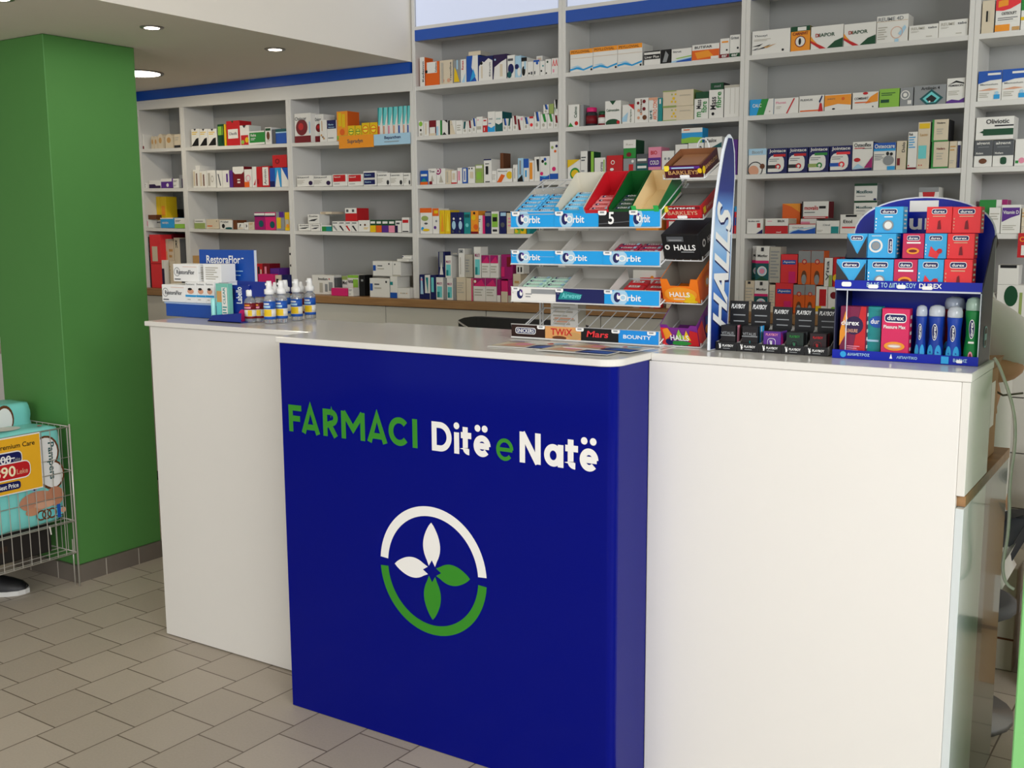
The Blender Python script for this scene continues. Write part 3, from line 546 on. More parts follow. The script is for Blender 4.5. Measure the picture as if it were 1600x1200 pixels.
# bay 4
row(3, 0, 640, 50, 6.154, [(95, 142, 242, 'w/o|v Kedenvo .5 .15 .9 .85 K', 'tall white box with upright black lettering'), (150, 283, 285, 'o/o|r .12 .52 .85 .98 w;v Kedenvo .7 .55 .84 .95 K;c .08 .6 .09 k', 'orange box with white upper panel'), (286, 412, 270, 'c|v Trevoline .78 .1 .92 .9 S;c .25 .15 .12 f;c .7 .15 .12 f;r .15 .05 .3 .9 q', 'cream box with upright lettering'), (418, 486, 270, 's|p y .1 .05 .9 .05 .5 .5 .2 .7;r .5 .6 .7 1 l', 'grey blue box with yellow flame'), (488, 541, 262, 'w|v Revax .2 .55 .6 .95 r;p l .2 0 .8 0 .9 .4', 'white box with red lettering'), (545, 657, 228, 'b|p w .55 1 1 1 1 0 .9 0 .45 .55;p a .3 0 .8 .2 .6 .5', 'blue box with white swoosh'), (660, 800, 232, 'n|p w .02 0 .98 0 .98 .8 .7 .9 .4 .75 .3 .8 .05 .6;c .22 .72 .09 k;v Elevit .75 .15 .85 .75 S;r .2 .1 .3 .6 c', 'white box with navy curved top'), (803, 935, 215, 'V|p w .02 0 .98 0 .98 .8 .6 .7 .1 .5;r .5 .1 .7 .6 c;c .15 .8 .06 l', 'violet topped box'), (938, 1010, 222, 'w|e .5 .4 .4 n .22;e .3 .15 .3 T .15;r .1 .75 .8 .85 S', 'white box with navy swirls'), (1013, 1072, 228, 'l|c .3 .5 .35 n;e .7 .25 .3 w .2', 'pale blue box with navy disc'), (1075, 1130, 245, 'w|r 0 .8 1 1 k;e .4 .3 .3 k .25;r .5 .4 .8 .8 l', 'white box with black top'), (1133, 1188, 285, 'w|c .3 .2 .15 k;r .6 .1 .9 .3 S', 'white box with black dots'), (1192, 1250, 270, 'w|c .6 .8 .2 b;r .1 .1 .3 .3 S;r 0 .88 1 1 b', 'white box with blue dot'), (1254, 1300, 278, 'w|c .3 .3 .18 k;r .5 .6 .8 .7 t', 'white box with dark dot'), (1304, 1361, 260, 'w|c .4 .82 .15 G;c .2 .1 .12 k', 'white box with green dot'), (1365, 1432, 250, 'w|p x .1 .5 .3 .95 .5 .5 .4 .5 .3 .8 .2 .5;p x .5 .5 .7 .95 .9 .5 .8 .5 .7 .8 .6 .5;r .2 .1 .4 .3 p', 'white box with red arches'), (565, 682, 185, 'c/q', 'flat cream box', UP), (1125, 1186, 207, 'w|r .2 .2 .8 .8 c;c .5 .4 .2 p', 'small white box', UP)])
row(3, 1, 640, 50, 6.154, [(84, 130, 855, 'w|c .5 .8 .4 h;c .5 .4 .2 k;r .3 .05 .8 .2 q', 'white box with green globe'), (134, 183, 862, 'w|r .3 .1 .6 .9 c', 'white box'), (186, 252, 850, 'R|r .1 0 .9 .55 w;r 0 0 1 .15 c', 'dark red box with white panel'), (256, 307, 850, 'g|r 0 0 .75 1 w;r 0 0 .4 .6 l', 'green and white box'), (311, 366, 848, 'w|p k 0 0 .8 0 .4 .2;p k .4 1 1 1 1 .8', 'white box with black corners'), (369, 386, 850, 'k', 'narrow black box'), (388, 440, 850, 'w|p c 0 0 1 0 .3 1 0 1;c .3 .7 .1 q', 'white box'), (443, 505, 850, 'w|l .2 .2 .8 .7 3 q', 'white box'), (507, 556, 862, 'stript', 'white box with teal chevron'), (558, 597, 852, 'stripr', 'white box with red chevron'), (599, 638, 830, 'stripb', 'white box with dark stripe'), (641, 700, 815, 'w|r .1 .2 .8 .4 q;c .3 .8 .1 p', 'white box'), (702, 748, 832, 'r|r 0 .5 1 1 w;r .3 .1 .45 .35 w;r .2 .8 .8 .9 r', 'white box with red base'), (750, 820, 765, 'w|p a 0 0 1 0 1 .3 .5 .2 0 .3;T zirtek .15 .6 .7 .7 s;r .1 .4 .5 .44 b', 'tall white box with blue base'), (822, 892, 765, 'T|p w 0 .45 .5 .35 1 .45 1 1 0 1;T zirtek .15 .6 .8 .7 t', 'tall white box with teal base'), (894, 937, 832, 'stripb', 'white box with dark blue stripe'), (940, 985, 830, 'stript', 'white box with teal stripe'), (988, 1036, 805, 'stripr', 'white box with plum stripe'), (1038, 1092, 810, 'w|p R 0 .8 .3 .8 .6 0 .2 0;r .6 .7 .9 .9 p', 'white box with crimson edge'), (1094, 1146, 820, 'stripb', 'white box with blue stripe'), (1148, 1196, 812, 'w|c .5 .35 .3 x;r .1 .85 .9 1 r', 'white box with red spot'), (1198, 1252, 768, 'stripb', 'tall white box with blue stripe'), (1256, 1320, 788, 'stripg', 'white box with green stripe'), (1323, 1381, 788, 'stripg', 'white box with green stripe'), (1384, 1430, 802, 'stripr', 'white box with maroon stripe'), (1285, 1336, 698, 'stripb', 'white box with blue stripe', UP), (1340, 1386, 690, 'j/K', 'olive grey box', UP), (1390, 1430, 650, 'w|p k .2 1 .9 1 .8 .4 .5 .4;p g .1 .5 .3 .5 .5 .1', 'white box with black wedge', UP)])
row(3, 2, 640, 220, 4.615, [(76, 132, 215, 'b|r 0 0 1 .2 o;r .1 .6 .9 .75 w;p t .1 .2 .5 .5 .9 .2', 'blue box with orange base'), (134, 192, 200, 'w|T True .15 .75 .8 .88 K;r .1 0 .5 .2 R;p q .3 .2 .5 .6 .7 .2', 'white box with small lettering'), (194, 256, 200, 'w|c .2 .85 .35 m;c .2 .85 .22 w;c .2 .85 .12 m;p q .3 .1 .5 .6 .8 .1', 'white box with magenta target'), (258, 298, 212, 'c/y|r .2 .1 .5 .9 q', 'cream box'), (300, 340, 214, 'w/r|r 0 0 1 .1 r;r .2 .3 .7 .8 c', 'white box in red edge'), (236, 340, 178, 'y', 'yellow box', dict(dy=.06)), (343, 377, 195, 'w|r .2 .2 .6 .8 p', 'white box'), (379, 416, 195, 'b|r .2 .1 .8 .95 w;r .4 .2 .6 .8 b', 'blue box with white panel'), (420, 470, 188, 'w|c .2 .9 .1 k;c .6 .9 .1 k;r .3 .3 .8 .7 c', 'white box with two black dots'), (473, 530, 172, 'j|r .1 .8 .9 .95 w;r .2 .2 .8 .6 h', 'olive green box'), (534, 590, 132, 'w|r 0 .95 1 1 n;r .25 .35 .6 .7 k;r .2 .78 .7 .82 S;r .2 .02 .8 .06 K', 'tall white box with black block'), (558, 640, 92, 'c/B|r .7 0 1 .9 R', 'tall brown edged box', dict(dy=.07, d=.06)), (642, 675, 88, 'B', 'brown box', dict(dy=.07)), (592, 626, 215, 'w|l .1 .2 .8 .7 3 q', 'white box'), (629, 738, 200, 'w|p o 0 0 .3 0 .55 .5 .3 .6 .1 .2;c .85 .5 .28 y;T Meteospasmyl .1 .75 .7 .85 S', 'white box with orange wedge and sun'), (745, 776, 172, 'w|r .3 .2 .5 .8 q', 'white box'), (780, 820, 125, 'l/l|p k 0 0 1 0 .8 .3 0 .1;r .3 .3 .6 .9 s', 'tall grey blue box'), (822, 860, 130, 'w|r 0 .6 1 1 b;r .3 .2 .6 .5 a', 'white box with blue top'), (863, 896, 142, 'w|r .1 .1 .7 .9 O', 'orange and white box'), (899, 938, 115, 'w|p k .4 .9 .9 .9 .9 .4 .6 .4', 'white box with dark patch'), (940, 1009, 112, 'w|r 0 0 1 .2 a;p b 0 .2 .5 .12 1 .25 1 0 0 0;c .3 .8 .14 k;c .55 .88 .14 b;c .6 .7 .13 g;c .2 .3 .16 P', 'white box with coloured dots'), (1011, 1073, 5, 'w|r 0 0 1 .18 b;c .3 .85 .15 j;c .8 .88 .14 n;c .65 .75 .14 o;c .5 .3 .22 P', 'tall white box with coloured dots')])
row(3, 3, 640, 220, 4.615, [(75, 161, 485, 'w|r 0 .82 1 1 o;e .4 .6 .3 j .1;e .5 .4 .15 S .04;c .2 .2 .12 a;e .5 .15 .3 y .05', 'white box with orange top'), (164, 211, 487, 'w|r 0 .7 1 1 o;c .6 .5 .15 s;c .4 .25 .2 v;r .3 .8 .9 .92 y', 'white box with orange top'), (214, 250, 500, 'y|p O .3 .1 .6 .9 .9 .1', 'yellow box'), (252, 291, 500, 'y|p Y .3 .1 .6 .9 .9 .1', 'yellow box'), (295, 342, 515, 'n|e .5 .4 .3 l .2;c .5 .7 .15 w;r .2 .05 .5 .15 S', 'dark blue box with pale figure'), (344, 388, 515, 'n|e .5 .4 .3 l .2;c .5 .7 .15 w;r .2 .05 .5 .15 S', 'dark blue box with pale figure'), (391, 438, 515, 't|r .1 .75 .9 .9 T;c .5 .4 .25 i', 'teal box'), (440, 494, 505, 'O|c .4 .7 .3 y;c .7 .3 .3 o;r 0 0 1 .1 R;c .5 .9 .14 k', 'orange and yellow box'), (497, 516, 538, 'w', 'slim white box'), (518, 541, 538, 'P|r 0 0 .35 1 w', 'slim pink box'), (544, 586, 510, 'n/k|c .5 .4 .3 S;r 0 .8 1 .95 s', 'navy box with grey disc'), (588, 642, 510, 'w|r .1 .3 .9 .9 h;r .2 .55 .8 .75 k;r .2 .1 .8 .2 K', 'white box with green panel'), (646, 696, 510, 'n/k|c .5 .4 .3 S;r .2 .8 1 .95 l', 'navy box with grey disc'), (699, 752, 520, 'c|l .2 .3 .8 .8 3 p', 'cream box'), (756, 795, 605, 'h|c .4 .3 .3 y;c .7 .6 .3 g', 'green box with fruit'), (797, 838, 605, 'y|c .4 .5 .3 g;r 0 .8 1 1 w', 'yellow box with green leaf'), (845, 868, 560, 't', 'teal box')])
WP = 'w|r 0 .65 1 1 m;p P 0 .65 1 .65 .7 .95;l .1 .2 .8 .55 3 q'
TL = 'w|r .15 .1 .85 .6 i;r .15 .1 .5 .35 t;T MULTI .15 .68 .85 .78 m'
row(3, 4, 640, 220, 4.615, [(70, 106, 965, 'n|p l .3 .9 .6 .9 .8 .2 .2 .2;c .5 .8 .2 p', 'navy and white tube box', dict(dy=-.03, d=.06)), (108, 146, 968, 'w|p t .2 .9 .7 .9 .6 .2;r 0 0 1 .25 n', 'white and teal box', dict(dy=-.03, d=.06)), (148, 186, 968, 'n|r .2 .3 .7 .9 i', 'navy and aqua box', dict(dy=-.03, d=.06)), (190, 241, 985, TL, 'white box with aqua panel', dict(dy=-.03)), (243, 264, 990, 's', 'slim grey box', dict(dy=-.03, d=.05)), (267, 311, 990, TL, 'white box with aqua panel', dict(dy=-.03)), (314, 334, 992, 's', 'slim grey box', dict(dy=-.03, d=.05)), (337, 404, 985, 'c|l .1 .3 .8 .8 5 q', 'cream box', dict(dy=-.03)), (407, 456, 990, 'c/c|r .8 0 1 1 P', 'cream box with pink edge', dict(dy=-.03)), (460, 546, 990, WP + ';c .15 .85 .16 r;c .15 .85 .1 w', 'white box with magenta top', dict(dy=-.03, d=.08)), (548, 626, 990, WP, 'white box with magenta top', dict(dy=-.03, d=.08)), (629, 656, 1000, 'm|r 0 0 1 .3 w', 'slim magenta box', dict(dy=-.03, d=.06)), (660, 708, 1010, 'P|r 0 0 1 .5 c', 'pink box', dict(dy=-.03, d=.06)), (710, 742, 1000, 'm|r 0 0 1 .3 q', 'magenta box', dict(dy=-.03, d=.06)), (745, 800, 960, 'c|l .2 .2 .8 .8 3 A', 'cream box', dict(dy=-.03, d=.06)),
 (205, 252, 800, 'n|r .2 .4 .8 1 s;p w .2 .1 .5 .6 .8 .1', 'navy and grey box', U(dy=-.02, d=.05)), (256, 302, 828, TL, 'white box with aqua panel', U(dy=-.03, d=.06)), (306, 348, 832, 's|r .1 .5 .9 .9 q', 'grey box', U(dy=-.02, d=.05)), (351, 395, 778, 'w|r .1 .85 .8 .97 s;c .5 .9 .1 k;r .3 .1 .4 .7 q', 'tall white box', U(dy=-.02, d=.06)), (398, 452, 820, 'q/q|l .1 .2 .6 .8 5 s', 'grey white box', U(dy=-.02, d=.06)), (464, 513, 765, TL + ';r 0 .8 1 1 w', 'tall white box with aqua base', U(dy=-.03, d=.06)), (518, 578, 825, WP, 'white box with magenta top', U(dy=-.03, d=.07)), (580, 640, 825, WP, 'white box with magenta top', U(dy=-.03, d=.07)), (660, 742, 820, 'm|r 0 .1 .3 .5 P;r .5 .5 .9 .9 R', 'magenta box', U(dy=-.02, d=.06)), (768, 822, 898, 'w|r .2 .2 .4 .8 k;r .6 .2 .8 .8 k', 'white box with black bars', U(dy=-.03, d=.05))])
# bay 5
PS = 'w|r 0 .8 1 1 O;T PSYLLOVIAL .06 .84 .88 .95 B;p a 0 .14 .35 .22 .6 .1 1 .24 1 .16 .6 .03 .3 .12 0 .06;p l 0 .22 .35 .28 .55 .16 .35 .2;r 0 .6 1 .61 A;c .95 .05 .05 k'
row(4, 0, 870, 30, 5.161, [(108, 291, 243, PS, 'orange topped box with blue waves', dict(d=.1)), (293, 489, 220, PS, 'orange topped box with blue waves', dict(d=.1)), (491, 690, 200, PS, 'orange topped box with blue waves', dict(d=.1)), (704, 836, 256, 'w/k|r 0 .4 1 .75 k;T Liver_Plus .05 .48 .92 .66 w;r 0 .92 1 1 k', 'white box with black band', dict(side='r .1 .2 .6 .8 S')), (838, 920, 244, 'k|p s .2 .1 .5 .9 .8 .6 .6 .1', 'black box with grey figure'), (925, 1088, 236, 'w|p l 0 .1 1 .35 1 0 0 0;p b .3 .1 1 .25 1 0 .2 0;p h .2 .3 1 .45 1 .38 .3 .25;T Strut .08 .72 .5 .86 S', 'white box with blue green waves'), (1092, 1312, 200, 'w/o|r 0 .03 1 .64 o;p O .2 .1 .8 .2 .6 .6 .1 .5;T BUTIFAR .1 .74 .74 .9 K;r .7 .03 .98 .2 w', 'white box with large orange panel'), (1318, 1393, 155, 'w|r 0 0 1 .2 R;T ear .2 .04 .8 .16 w;c .75 .4 .1 K;r .2 .78 .9 .86 O', 'white box with dark red foot'), (1396, 1480, 125, 'w|r 0 0 1 .18 G;T ear .2 .04 .8 .14 w;c .8 .4 .1 K;T Gritut .1 .8 .9 .92 S', 'white box with dark green foot')])
FL = 'w|c .25 .8 .1 R;c .7 .85 .12 R;c .3 .5 .1 f;c .7 .55 .12 R;c .3 .2 .1 f;c .75 .2 .16 B;c .5 .35 .08 f;v Digest .4 .4 .6 .95 B'
TI = 'c/j|c .3 .75 .06 j;c .42 .75 .06 y;c .3 .3 .07 y;c .36 .5 .09 y;c .42 .28 .07 y;r 0 0 .45 .06 j;T ANGINAL .55 .62 .92 .7 q;r 0 .94 .45 1 j'
row(4, 1, 870, 30, 5.161, [(92, 182, 688, 'w/c|p g 0 0 .5 0 .2 .2;c .75 .15 .16 r;v Calmo .55 .4 .8 .9 G', 'white box with green and red base'), (186, 216, 690, 's', 'slim grey box'), (218, 302, 710, 'K/P/R', 'dark jar with pink lid', dict(s='jar', n='supplement_jar', c='jar')), (320, 386, 742, 'R/G/w', 'red jar with dark green lid', dict(s='jar', n='supplement_jar', c='jar')), (389, 517, 658, 'w|e .5 .05 .45 G .18;c .85 .08 .1 r;p G .3 1 .7 1 .5 .82;T Calmocalm .1 .55 .9 .66 G', 'white box with green dome'), (528, 626, 688, 'w|p r .5 1 1 1 1 .7;v Gripeo .65 .05 .8 .75 G;p l 0 .3 .5 .6 .4 .1 0 .1', 'white box with red corner'), (629, 739, 635, FL, 'white floral box'), (742, 814, 632, 'w|v ARTRO_CONS .5 .08 .95 .92 o;v art .1 .1 .4 .5 T;r 0 .9 1 1 f', 'white box with upright orange lettering'), (818, 852, 635, 't|r .3 .75 .7 .95 w', 'slim teal box'), (856, 1104, 702, TI, 'wide cream box with yellow figure', dict(d=.1)), (1109, 1224, 640, 'w/k/k|v Mass .15 .5 .5 .95 K;v fibre .5 .3 .9 .85 g;v m .2 .1 .5 .35 g', 'white box with upright green lettering', dict(d=.1)), (1228, 1347, 568, 'w/k/k|v Mass .1 .3 .5 .75 K;v fibre .5 .35 .85 .92 g;c .3 .15 .1 k', 'tall white box with upright green lettering', dict(d=.1)), (1352, 1476, 530, 'w|r .4 .1 .42 .9 q;r .7 .1 .72 .9 q;r 0 .92 1 1 q', 'tall plain white box'), (856, 1104, 572, TI, 'wide cream box with yellow figure', dict(up=1, d=.1)), (1120, 1224, 585, 'G/K', 'flat dark green box', dict(up=1, d=.07)), (1240, 1345, 512, 'G/K|T med .3 .3 .8 .7 s', 'flat dark green box', dict(up=1, d=.07))])
row(4, 2, 780, 200, 4.21, [(450, 532, 208, 'w|e .6 .3 .4 g .3;e .6 .3 .3 y .2;p y 0 .6 1 1 0 1', 'white box with green and yellow swirl'), (535, 580, 152, 'w', 'tall white box'), (582, 600, 152, 'k', 'slim black box'), (602, 622, 155, 'h/G', 'slim green box'), (626, 698, 195, 'w|v Norma .5 .2 .8 .8 S;r .85 .1 .95 .9 h', 'white box with upright lettering'), (706, 812, 180, 'r|c .4 .7 .12 w;c .4 .7 .08 r;r .3 .1 .5 .3 R;e .35 .4 .12 w .06', 'red box with white flower'), (816, 900, 200, 's/G|r .45 .15 .8 .7 r;c .75 .85 .1 w', 'grey box with red block'), (903, 978, 170, 'S|r 0 .3 1 .6 T;r .1 .7 .9 .8 w;r .1 .4 .9 .5 w', 'grey and teal box'), (981, 1066, 125, 'p|r 0 .35 1 .65 v;T BIO .2 .75 .7 .88 r;T COLD .15 .42 .85 .56 w', 'pink box with violet band'), (1070, 1150, 150, 'w|c .3 .7 .1 s;c .6 .7 .1 s;c .45 .5 .1 s;c .7 .45 .1 s', 'white box with grey spots'), (1158, 1240, 108, 'w|T Nefro .1 .6 .8 .75 S;r 0 .4 1 .45 q', 'white box'), (1243, 1345, 98, 'w|T A2 .5 .7 .9 .9 K', 'white box with black lettering'), (1350, 1465, 130, 'w/n', 'white box'), (818, 900, 78, 'g/G|r 0 .55 1 1 w;T Rev .2 .7 .8 .8 q;e .45 .2 .2 R .12', 'white and green box', UP), (1200, 1338, 0, 'a|r 0 .7 1 1 w;p h 0 0 1 0 1 .35 .5 .4 0 .3;r .1 .85 .4 .92 o', 'sky and meadow coloured box', U(d=.06)), (1352, 1466, 58, 'w|T Maalox .05 .5 .7 .85 k;p T 1 0 1 .5 .4 0', 'white box with teal corner', U(d=.06)), (1530, 1570, 75, 'v', 'violet box', dict(d=.06))])
row(4, 3, 780, 200, 4.21, [(1515, 1545, 525, 'b|r 0 0 1 .3 r', 'blue and red box'), (1548, 1585, 515, 'x|r .2 .3 .8 .6 b;r 0 .8 1 1 a', 'red and blue box'), (1100, 1190, 560, 'r|r .2 .2 .8 .6 w', 'red box'), (1192, 1300, 580, 'w', 'white box'), (900, 1050, 560, 'O', 'orange box')])
row(4, 4, 780, 200, 4.21, [(880, 1030, 935, 'w|r 0 .5 1 .6 q;c .85 .8 .08 O', 'white box with orange dot'), (300, 440, 1000, 'w', 'white box')] + [(a, a + 60, 985, 'x|r 0 .5 1 .6 w', 'red and white box', dict(d=.05, dy=-.02)) for a in (860, 925, 990)] + [(1100, 1180, 1010, 'c', 'cream box')])
# bay 6
DI = 'w|p G .5 0 1 0 1 .42 .75 .3;p r 0 .55 .2 .25 .5 0 .3 0 0 .3;p O 0 .6 .15 .3 .3 .15 0 .4;T DIAPOR .15 .52 .75 .68 G;T Di .15 .52 .27 .68 r'
row(5, 0, 1150, 0, 4.103, [(104, 350, 190, 'w|T Thiozyl .06 .72 .4 .82 S;p k .0 .35 .3 .45 .2 .35;p K .1 .2 .5 .4 .35 .25;p A .3 .3 .65 .4 .4 .25;p S .0 .2 .2 .3 .1 .2;c .82 .12 .05 k;l .06 .55 .5 .65 2 q', 'wide white box with black brush marks', dict(d=.1)), (354, 478, 168, 'O/G|r 0 .8 1 1 G;r .35 .82 .8 .97 w;c .5 .38 .26 w;o .5 .38 .24 .28 R;e .48 .38 .07 k .14;T CARNIVIT .1 .64 .9 .76 R', 'yellow orange box with flame emblem', dict(d=.1)), (482, 690, 163, DI, 'white box with green and orange curves', dict(d=.1)), (694, 900, 147, DI, 'white box with green and orange curves', dict(d=.1)), (905, 1107, 97, 'w|r 0 .78 1 .79 A;T REUME_4D .05 .8 .85 .94 s;p l .7 .3 .9 .6 .95 .5 .8 .2;o .65 .35 .2 .22 f;l .05 .1 .35 .6 6 q;r .6 0 .72 .12 l', 'tall white box with blue sketch', dict(d=.08)), (1110, 1299, 158, 'w/c|T REUME .08 .68 .55 .86 q;T tabs .65 .7 .95 .84 S;l .08 .5 .35 .6 2 q;r .6 .15 .8 .2 q', 'low white box with faint lettering'), (1302, 1490, 126, 'w/c|T REUME .08 .68 .55 .86 q;T tabs .65 .7 .95 .84 S;l .08 .5 .35 .6 2 q;r .6 .15 .8 .2 q', 'low white box with faint lettering')])
row(5, 1, 1150, 0, 4.103, [(86, 242, 636, 'w/a|p a 0 0 .6 0 .8 1 0 1;p g .3 0 .6 0 .8 1 .5 1;T CALC .12 .5 .5 .72 w;c .85 .2 .05 q', 'blue green box with white edge'), (245, 402, 628, 'w/c|p r .5 0 .56 0 .86 .95 .8 .95;T Fluvat .08 .65 .5 .8 p;l .1 .3 .3 .5 2 q', 'white box with red diagonal'), (406, 565, 612, 'w/c|r .05 .04 .8 .12 o;p r .78 0 .98 0 .92 .5 .84 .5;p n .8 .6 .92 .98 .95 .9 .85 .5;T FLEXUS .06 .68 .55 .8 S', 'white box with leg sketch'), (570, 740, 603, 'w/c|p O 0 .95 1 .95 1 .3 .5 .4 0 .25;c .7 .7 .1 o;T JOINTS .1 .65 .4 .76 S;e .35 .1 .06 k .05', 'box with orange picture'), (748, 916, 590, 'w/B|T COMBIART .08 .55 .62 .7 K;p O .5 .3 .98 .4 .98 .95 .7 .7;e .5 .92 .1 r .08;r .1 .35 .7 .42 o;c .8 .1 .04 k', 'white box with orange fade'), (921, 1050, 568, 'h/g|l .1 .6 .8 .8 2 G;r .08 .25 .5 .42 G', 'green box'), (1054, 1138, 560, 's|o .4 .6 .28 .36 w;c .4 .6 .16 w;r .6 .1 .9 .3 w', 'silver box with white ring'), (1144, 1350, 545, 's|T Artilmin_4 .22 .76 .8 .92 k;p T .55 .78 .92 .32 .7 0 .4 0 .18 .32;p i .55 .66 .82 .32 .68 .1 .42 .1 .28 .32;p k .55 .5 .72 .3 .62 .12 .48 .12 .38 .3;c .5 .15 .05 w', 'grey box with teal diamond', dict(d=.08)), (1355, 1472, 500, 'w|p k .1 .75 .5 .9 .95 .8 .95 .75 .5 .82;T FEMIBION .1 .66 .9 .74 K;p v 0 0 1 0 1 .2 .7 .1 .3 .15 0 .08;l .1 .3 .7 .5 3 q', 'white box with black arc')])
def JN(nm, c1, c2): return 'n/n|T Jointace .08 .8 .92 .96 w;R .04 .06 .85 .72 w;r .3 .66 .92 .76 %s;l .1 .45 .6 .6 2 s;r 0 .2 .5 .34 %s;c .55 .27 .14 %s;c .55 .27 .07 w;p n .5 0 1 0 1 .2 .8 .12;p w .04 .06 .5 .06 .6 .2 .04 .2' % (c1, c2, c1), nm
row(5, 2, 1150, 0, 4.103, [(80, 196, 953, 'w/l|r 0 .75 1 1 l;T Biotril .2 .8 .8 .92 s;c .3 .12 .3 f;o .4 .18 .38 .43 K;c .8 .3 .14 B', 'pale blue topped box with face picture', {})] + [(a, b, y, *JN(nm, c1, c2), {}) for a, b, y, nm, c1, c2 in ((204, 331, 950, 'navy box with red disc', 'r', 'K'), (336, 463, 945, 'navy box with red disc', 'r', 'K'), (467, 599, 940, 'navy box with green disc', 'g', 'j'), (604, 746, 934, 'navy box with coral disc', 'x', 'b'))] + [(749, 881, 908, 'w/n|T Osteoflex .08 .82 .92 .95 K;r .1 .76 .6 .79 r;r .5 .75 .95 .77 k;e .25 .38 .16 r .07;p n 0 0 1 0 1 .1 0 .05;p m .6 .1 1 .1 1 .5;p l 0 .06 .6 .1 .3 .25', 'white box with magenta curve'), (885, 1026, 915, 'w/b|r 0 .7 1 1 b;r 0 .7 1 .78 a;T Osteocare .04 .8 .96 .95 w;e .65 .6 .07 k .07;e .82 .58 .07 k .06;e .7 .35 .25 s .18;r .65 0 1 .14 a;l .05 .35 .5 .6 4 s', 'white box with blue top and tablets'), (1031, 1096, 903, 'c/j|v Dolo .55 .6 .85 .95 K;r .1 .15 .4 .4 R', 'cream box'), (1106, 1166, 845, 'w/w|T Rub .1 .9 .5 .97 K;l .1 .55 .8 .88 5 a;c .15 .1 .08 r;r 0 0 1 .05 R', 'tall white tube box'), (1170, 1250, 782, 'c/q|r .1 .86 .95 .97 y;r .1 .22 .75 .5 i;T Lacto .2 .7 .8 .76 A;c .2 .08 .05 r;c .4 .08 .05 r', 'tall cream box with yellow top'), (1257, 1366, 908, 'c/g|r 0 0 .12 1 g;r 0 0 1 .06 g;T Hedera .3 .7 .8 .78 R;l .3 .3 .7 .6 3 q', 'cream box with green edge'), (1370, 1419, 905, 'c', 'cream box'), (1421, 1448, 905, 'w/w|r .1 0 .8 .85 n', 'white box with navy bar'), (1260, 1366, 765, 'c/K|r 0 0 .12 1 g;r 0 0 1 .06 g;T Hedera .3 .8 .8 .88 K;l .3 .3 .7 .6 3 q', 'cream box with green edge', dict(up=1, d=.1))])
MX = 'w/s|r 0 .86 1 1 G;T Moxifloxa .1 .42 .8 .62 T;e .92 .07 .07 n .06;l .1 .2 .5 .3 1 s'
row(5, 3, 1150, 270, 5.716, [(88, 242, 410, 'w/w|T Brufen_600 .1 .78 .8 .88 S;r .65 .4 .85 .7 r;p n .6 0 1 0 1 .3', 'white box with navy corner', dict(d=.1)), (262, 468, 408, 'w/c|r 0 0 1 .5 r;r 0 .5 1 .52 R;T BRUX .55 .75 .85 .9 k;T med .5 .05 .7 .15 w;r .1 .8 .3 .84 p', 'white box with crimson lower half', dict(d=.1)), (472, 712, 455, 'w/k|p b 0 0 1 0 1 .6 .6 .3 .3 .4;p l 0 .2 .4 .5 1 .7 1 .6 .4 .4 0 .1;T Diclofil .15 .55 .55 .68 s;r 0 .93 1 1 r', 'white box with blue wave', dict(d=.08)), (718, 924, 428, 'w/w|r .65 .02 .98 .55 t;T Citral .3 .6 .6 .75 s;l .05 .1 .3 .3 2 q', 'white box with teal square', dict(d=.08)), (932, 1130, 372, 'w/c|r .25 .87 .75 .98 k;T Etol .15 .55 .55 .72 k;r .1 .28 1 .36 x', 'white box with black tab', dict(d=.08)), (1135, 1255, 390, 'w', 'white box', dict(d=.06)), (415, 576, 275, 'o/o/o|p O 0 1 .5 .9 1 .7 1 1', 'orange box', dict(dy=.105, d=.08)), (578, 718, 410, 'w|r .75 0 1 .5 r;r 0 .6 .6 .8 p', 'white and red box', dict(dy=.09, d=.08)), (1058, 1268, 372, 'w', 'white box with green top', dict(dy=.09, d=.08)), (590, 830, 255, 'w/R|r 0 0 .05 1 K;r .05 0 1 .12 r;r .1 .04 .9 .08 w;T movalis .1 .5 .62 .75 r;r .65 .58 .9 .72 k;l .1 .3 .5 .4 1 S', 'white box with red lettering', U(dy=.09, d=.07)), (1055, 1262, 250, MX, 'white box with dark green top', U(dy=.09, d=.07)), (1060, 1265, 95, MX, 'white box with dark green top', U(dy=.09, d=.07)), (1635, 1815, 130, 'w|p r .15 1 .85 1 .6 .3 .4 .3;r .3 .1 .7 .25 K;r 0 .9 1 1 s', 'white box with red shield', dict(d=.08))])
PN = 'w|r 0 0 1 .52 T;p G 0 0 .5 .12 1 0;c .5 .27 .34 l;o .5 .27 .28 .36 w;c .5 .27 .2 p;r 0 .5 1 .58 P;T Magfor .15 .66 .9 .76 K;r .4 .85 .6 .96 K'
ORG = 'o/o|r 0 .65 1 1 s;c .5 .68 .2 r;c .5 .68 .12 f;e .5 .22 .22 B .2;e .5 .15 .2 s .15'
RD = 'x/r|r .1 .65 .9 .8 b;T Apetin .15 .68 .85 .77 w;r .5 0 .9 .4 P'
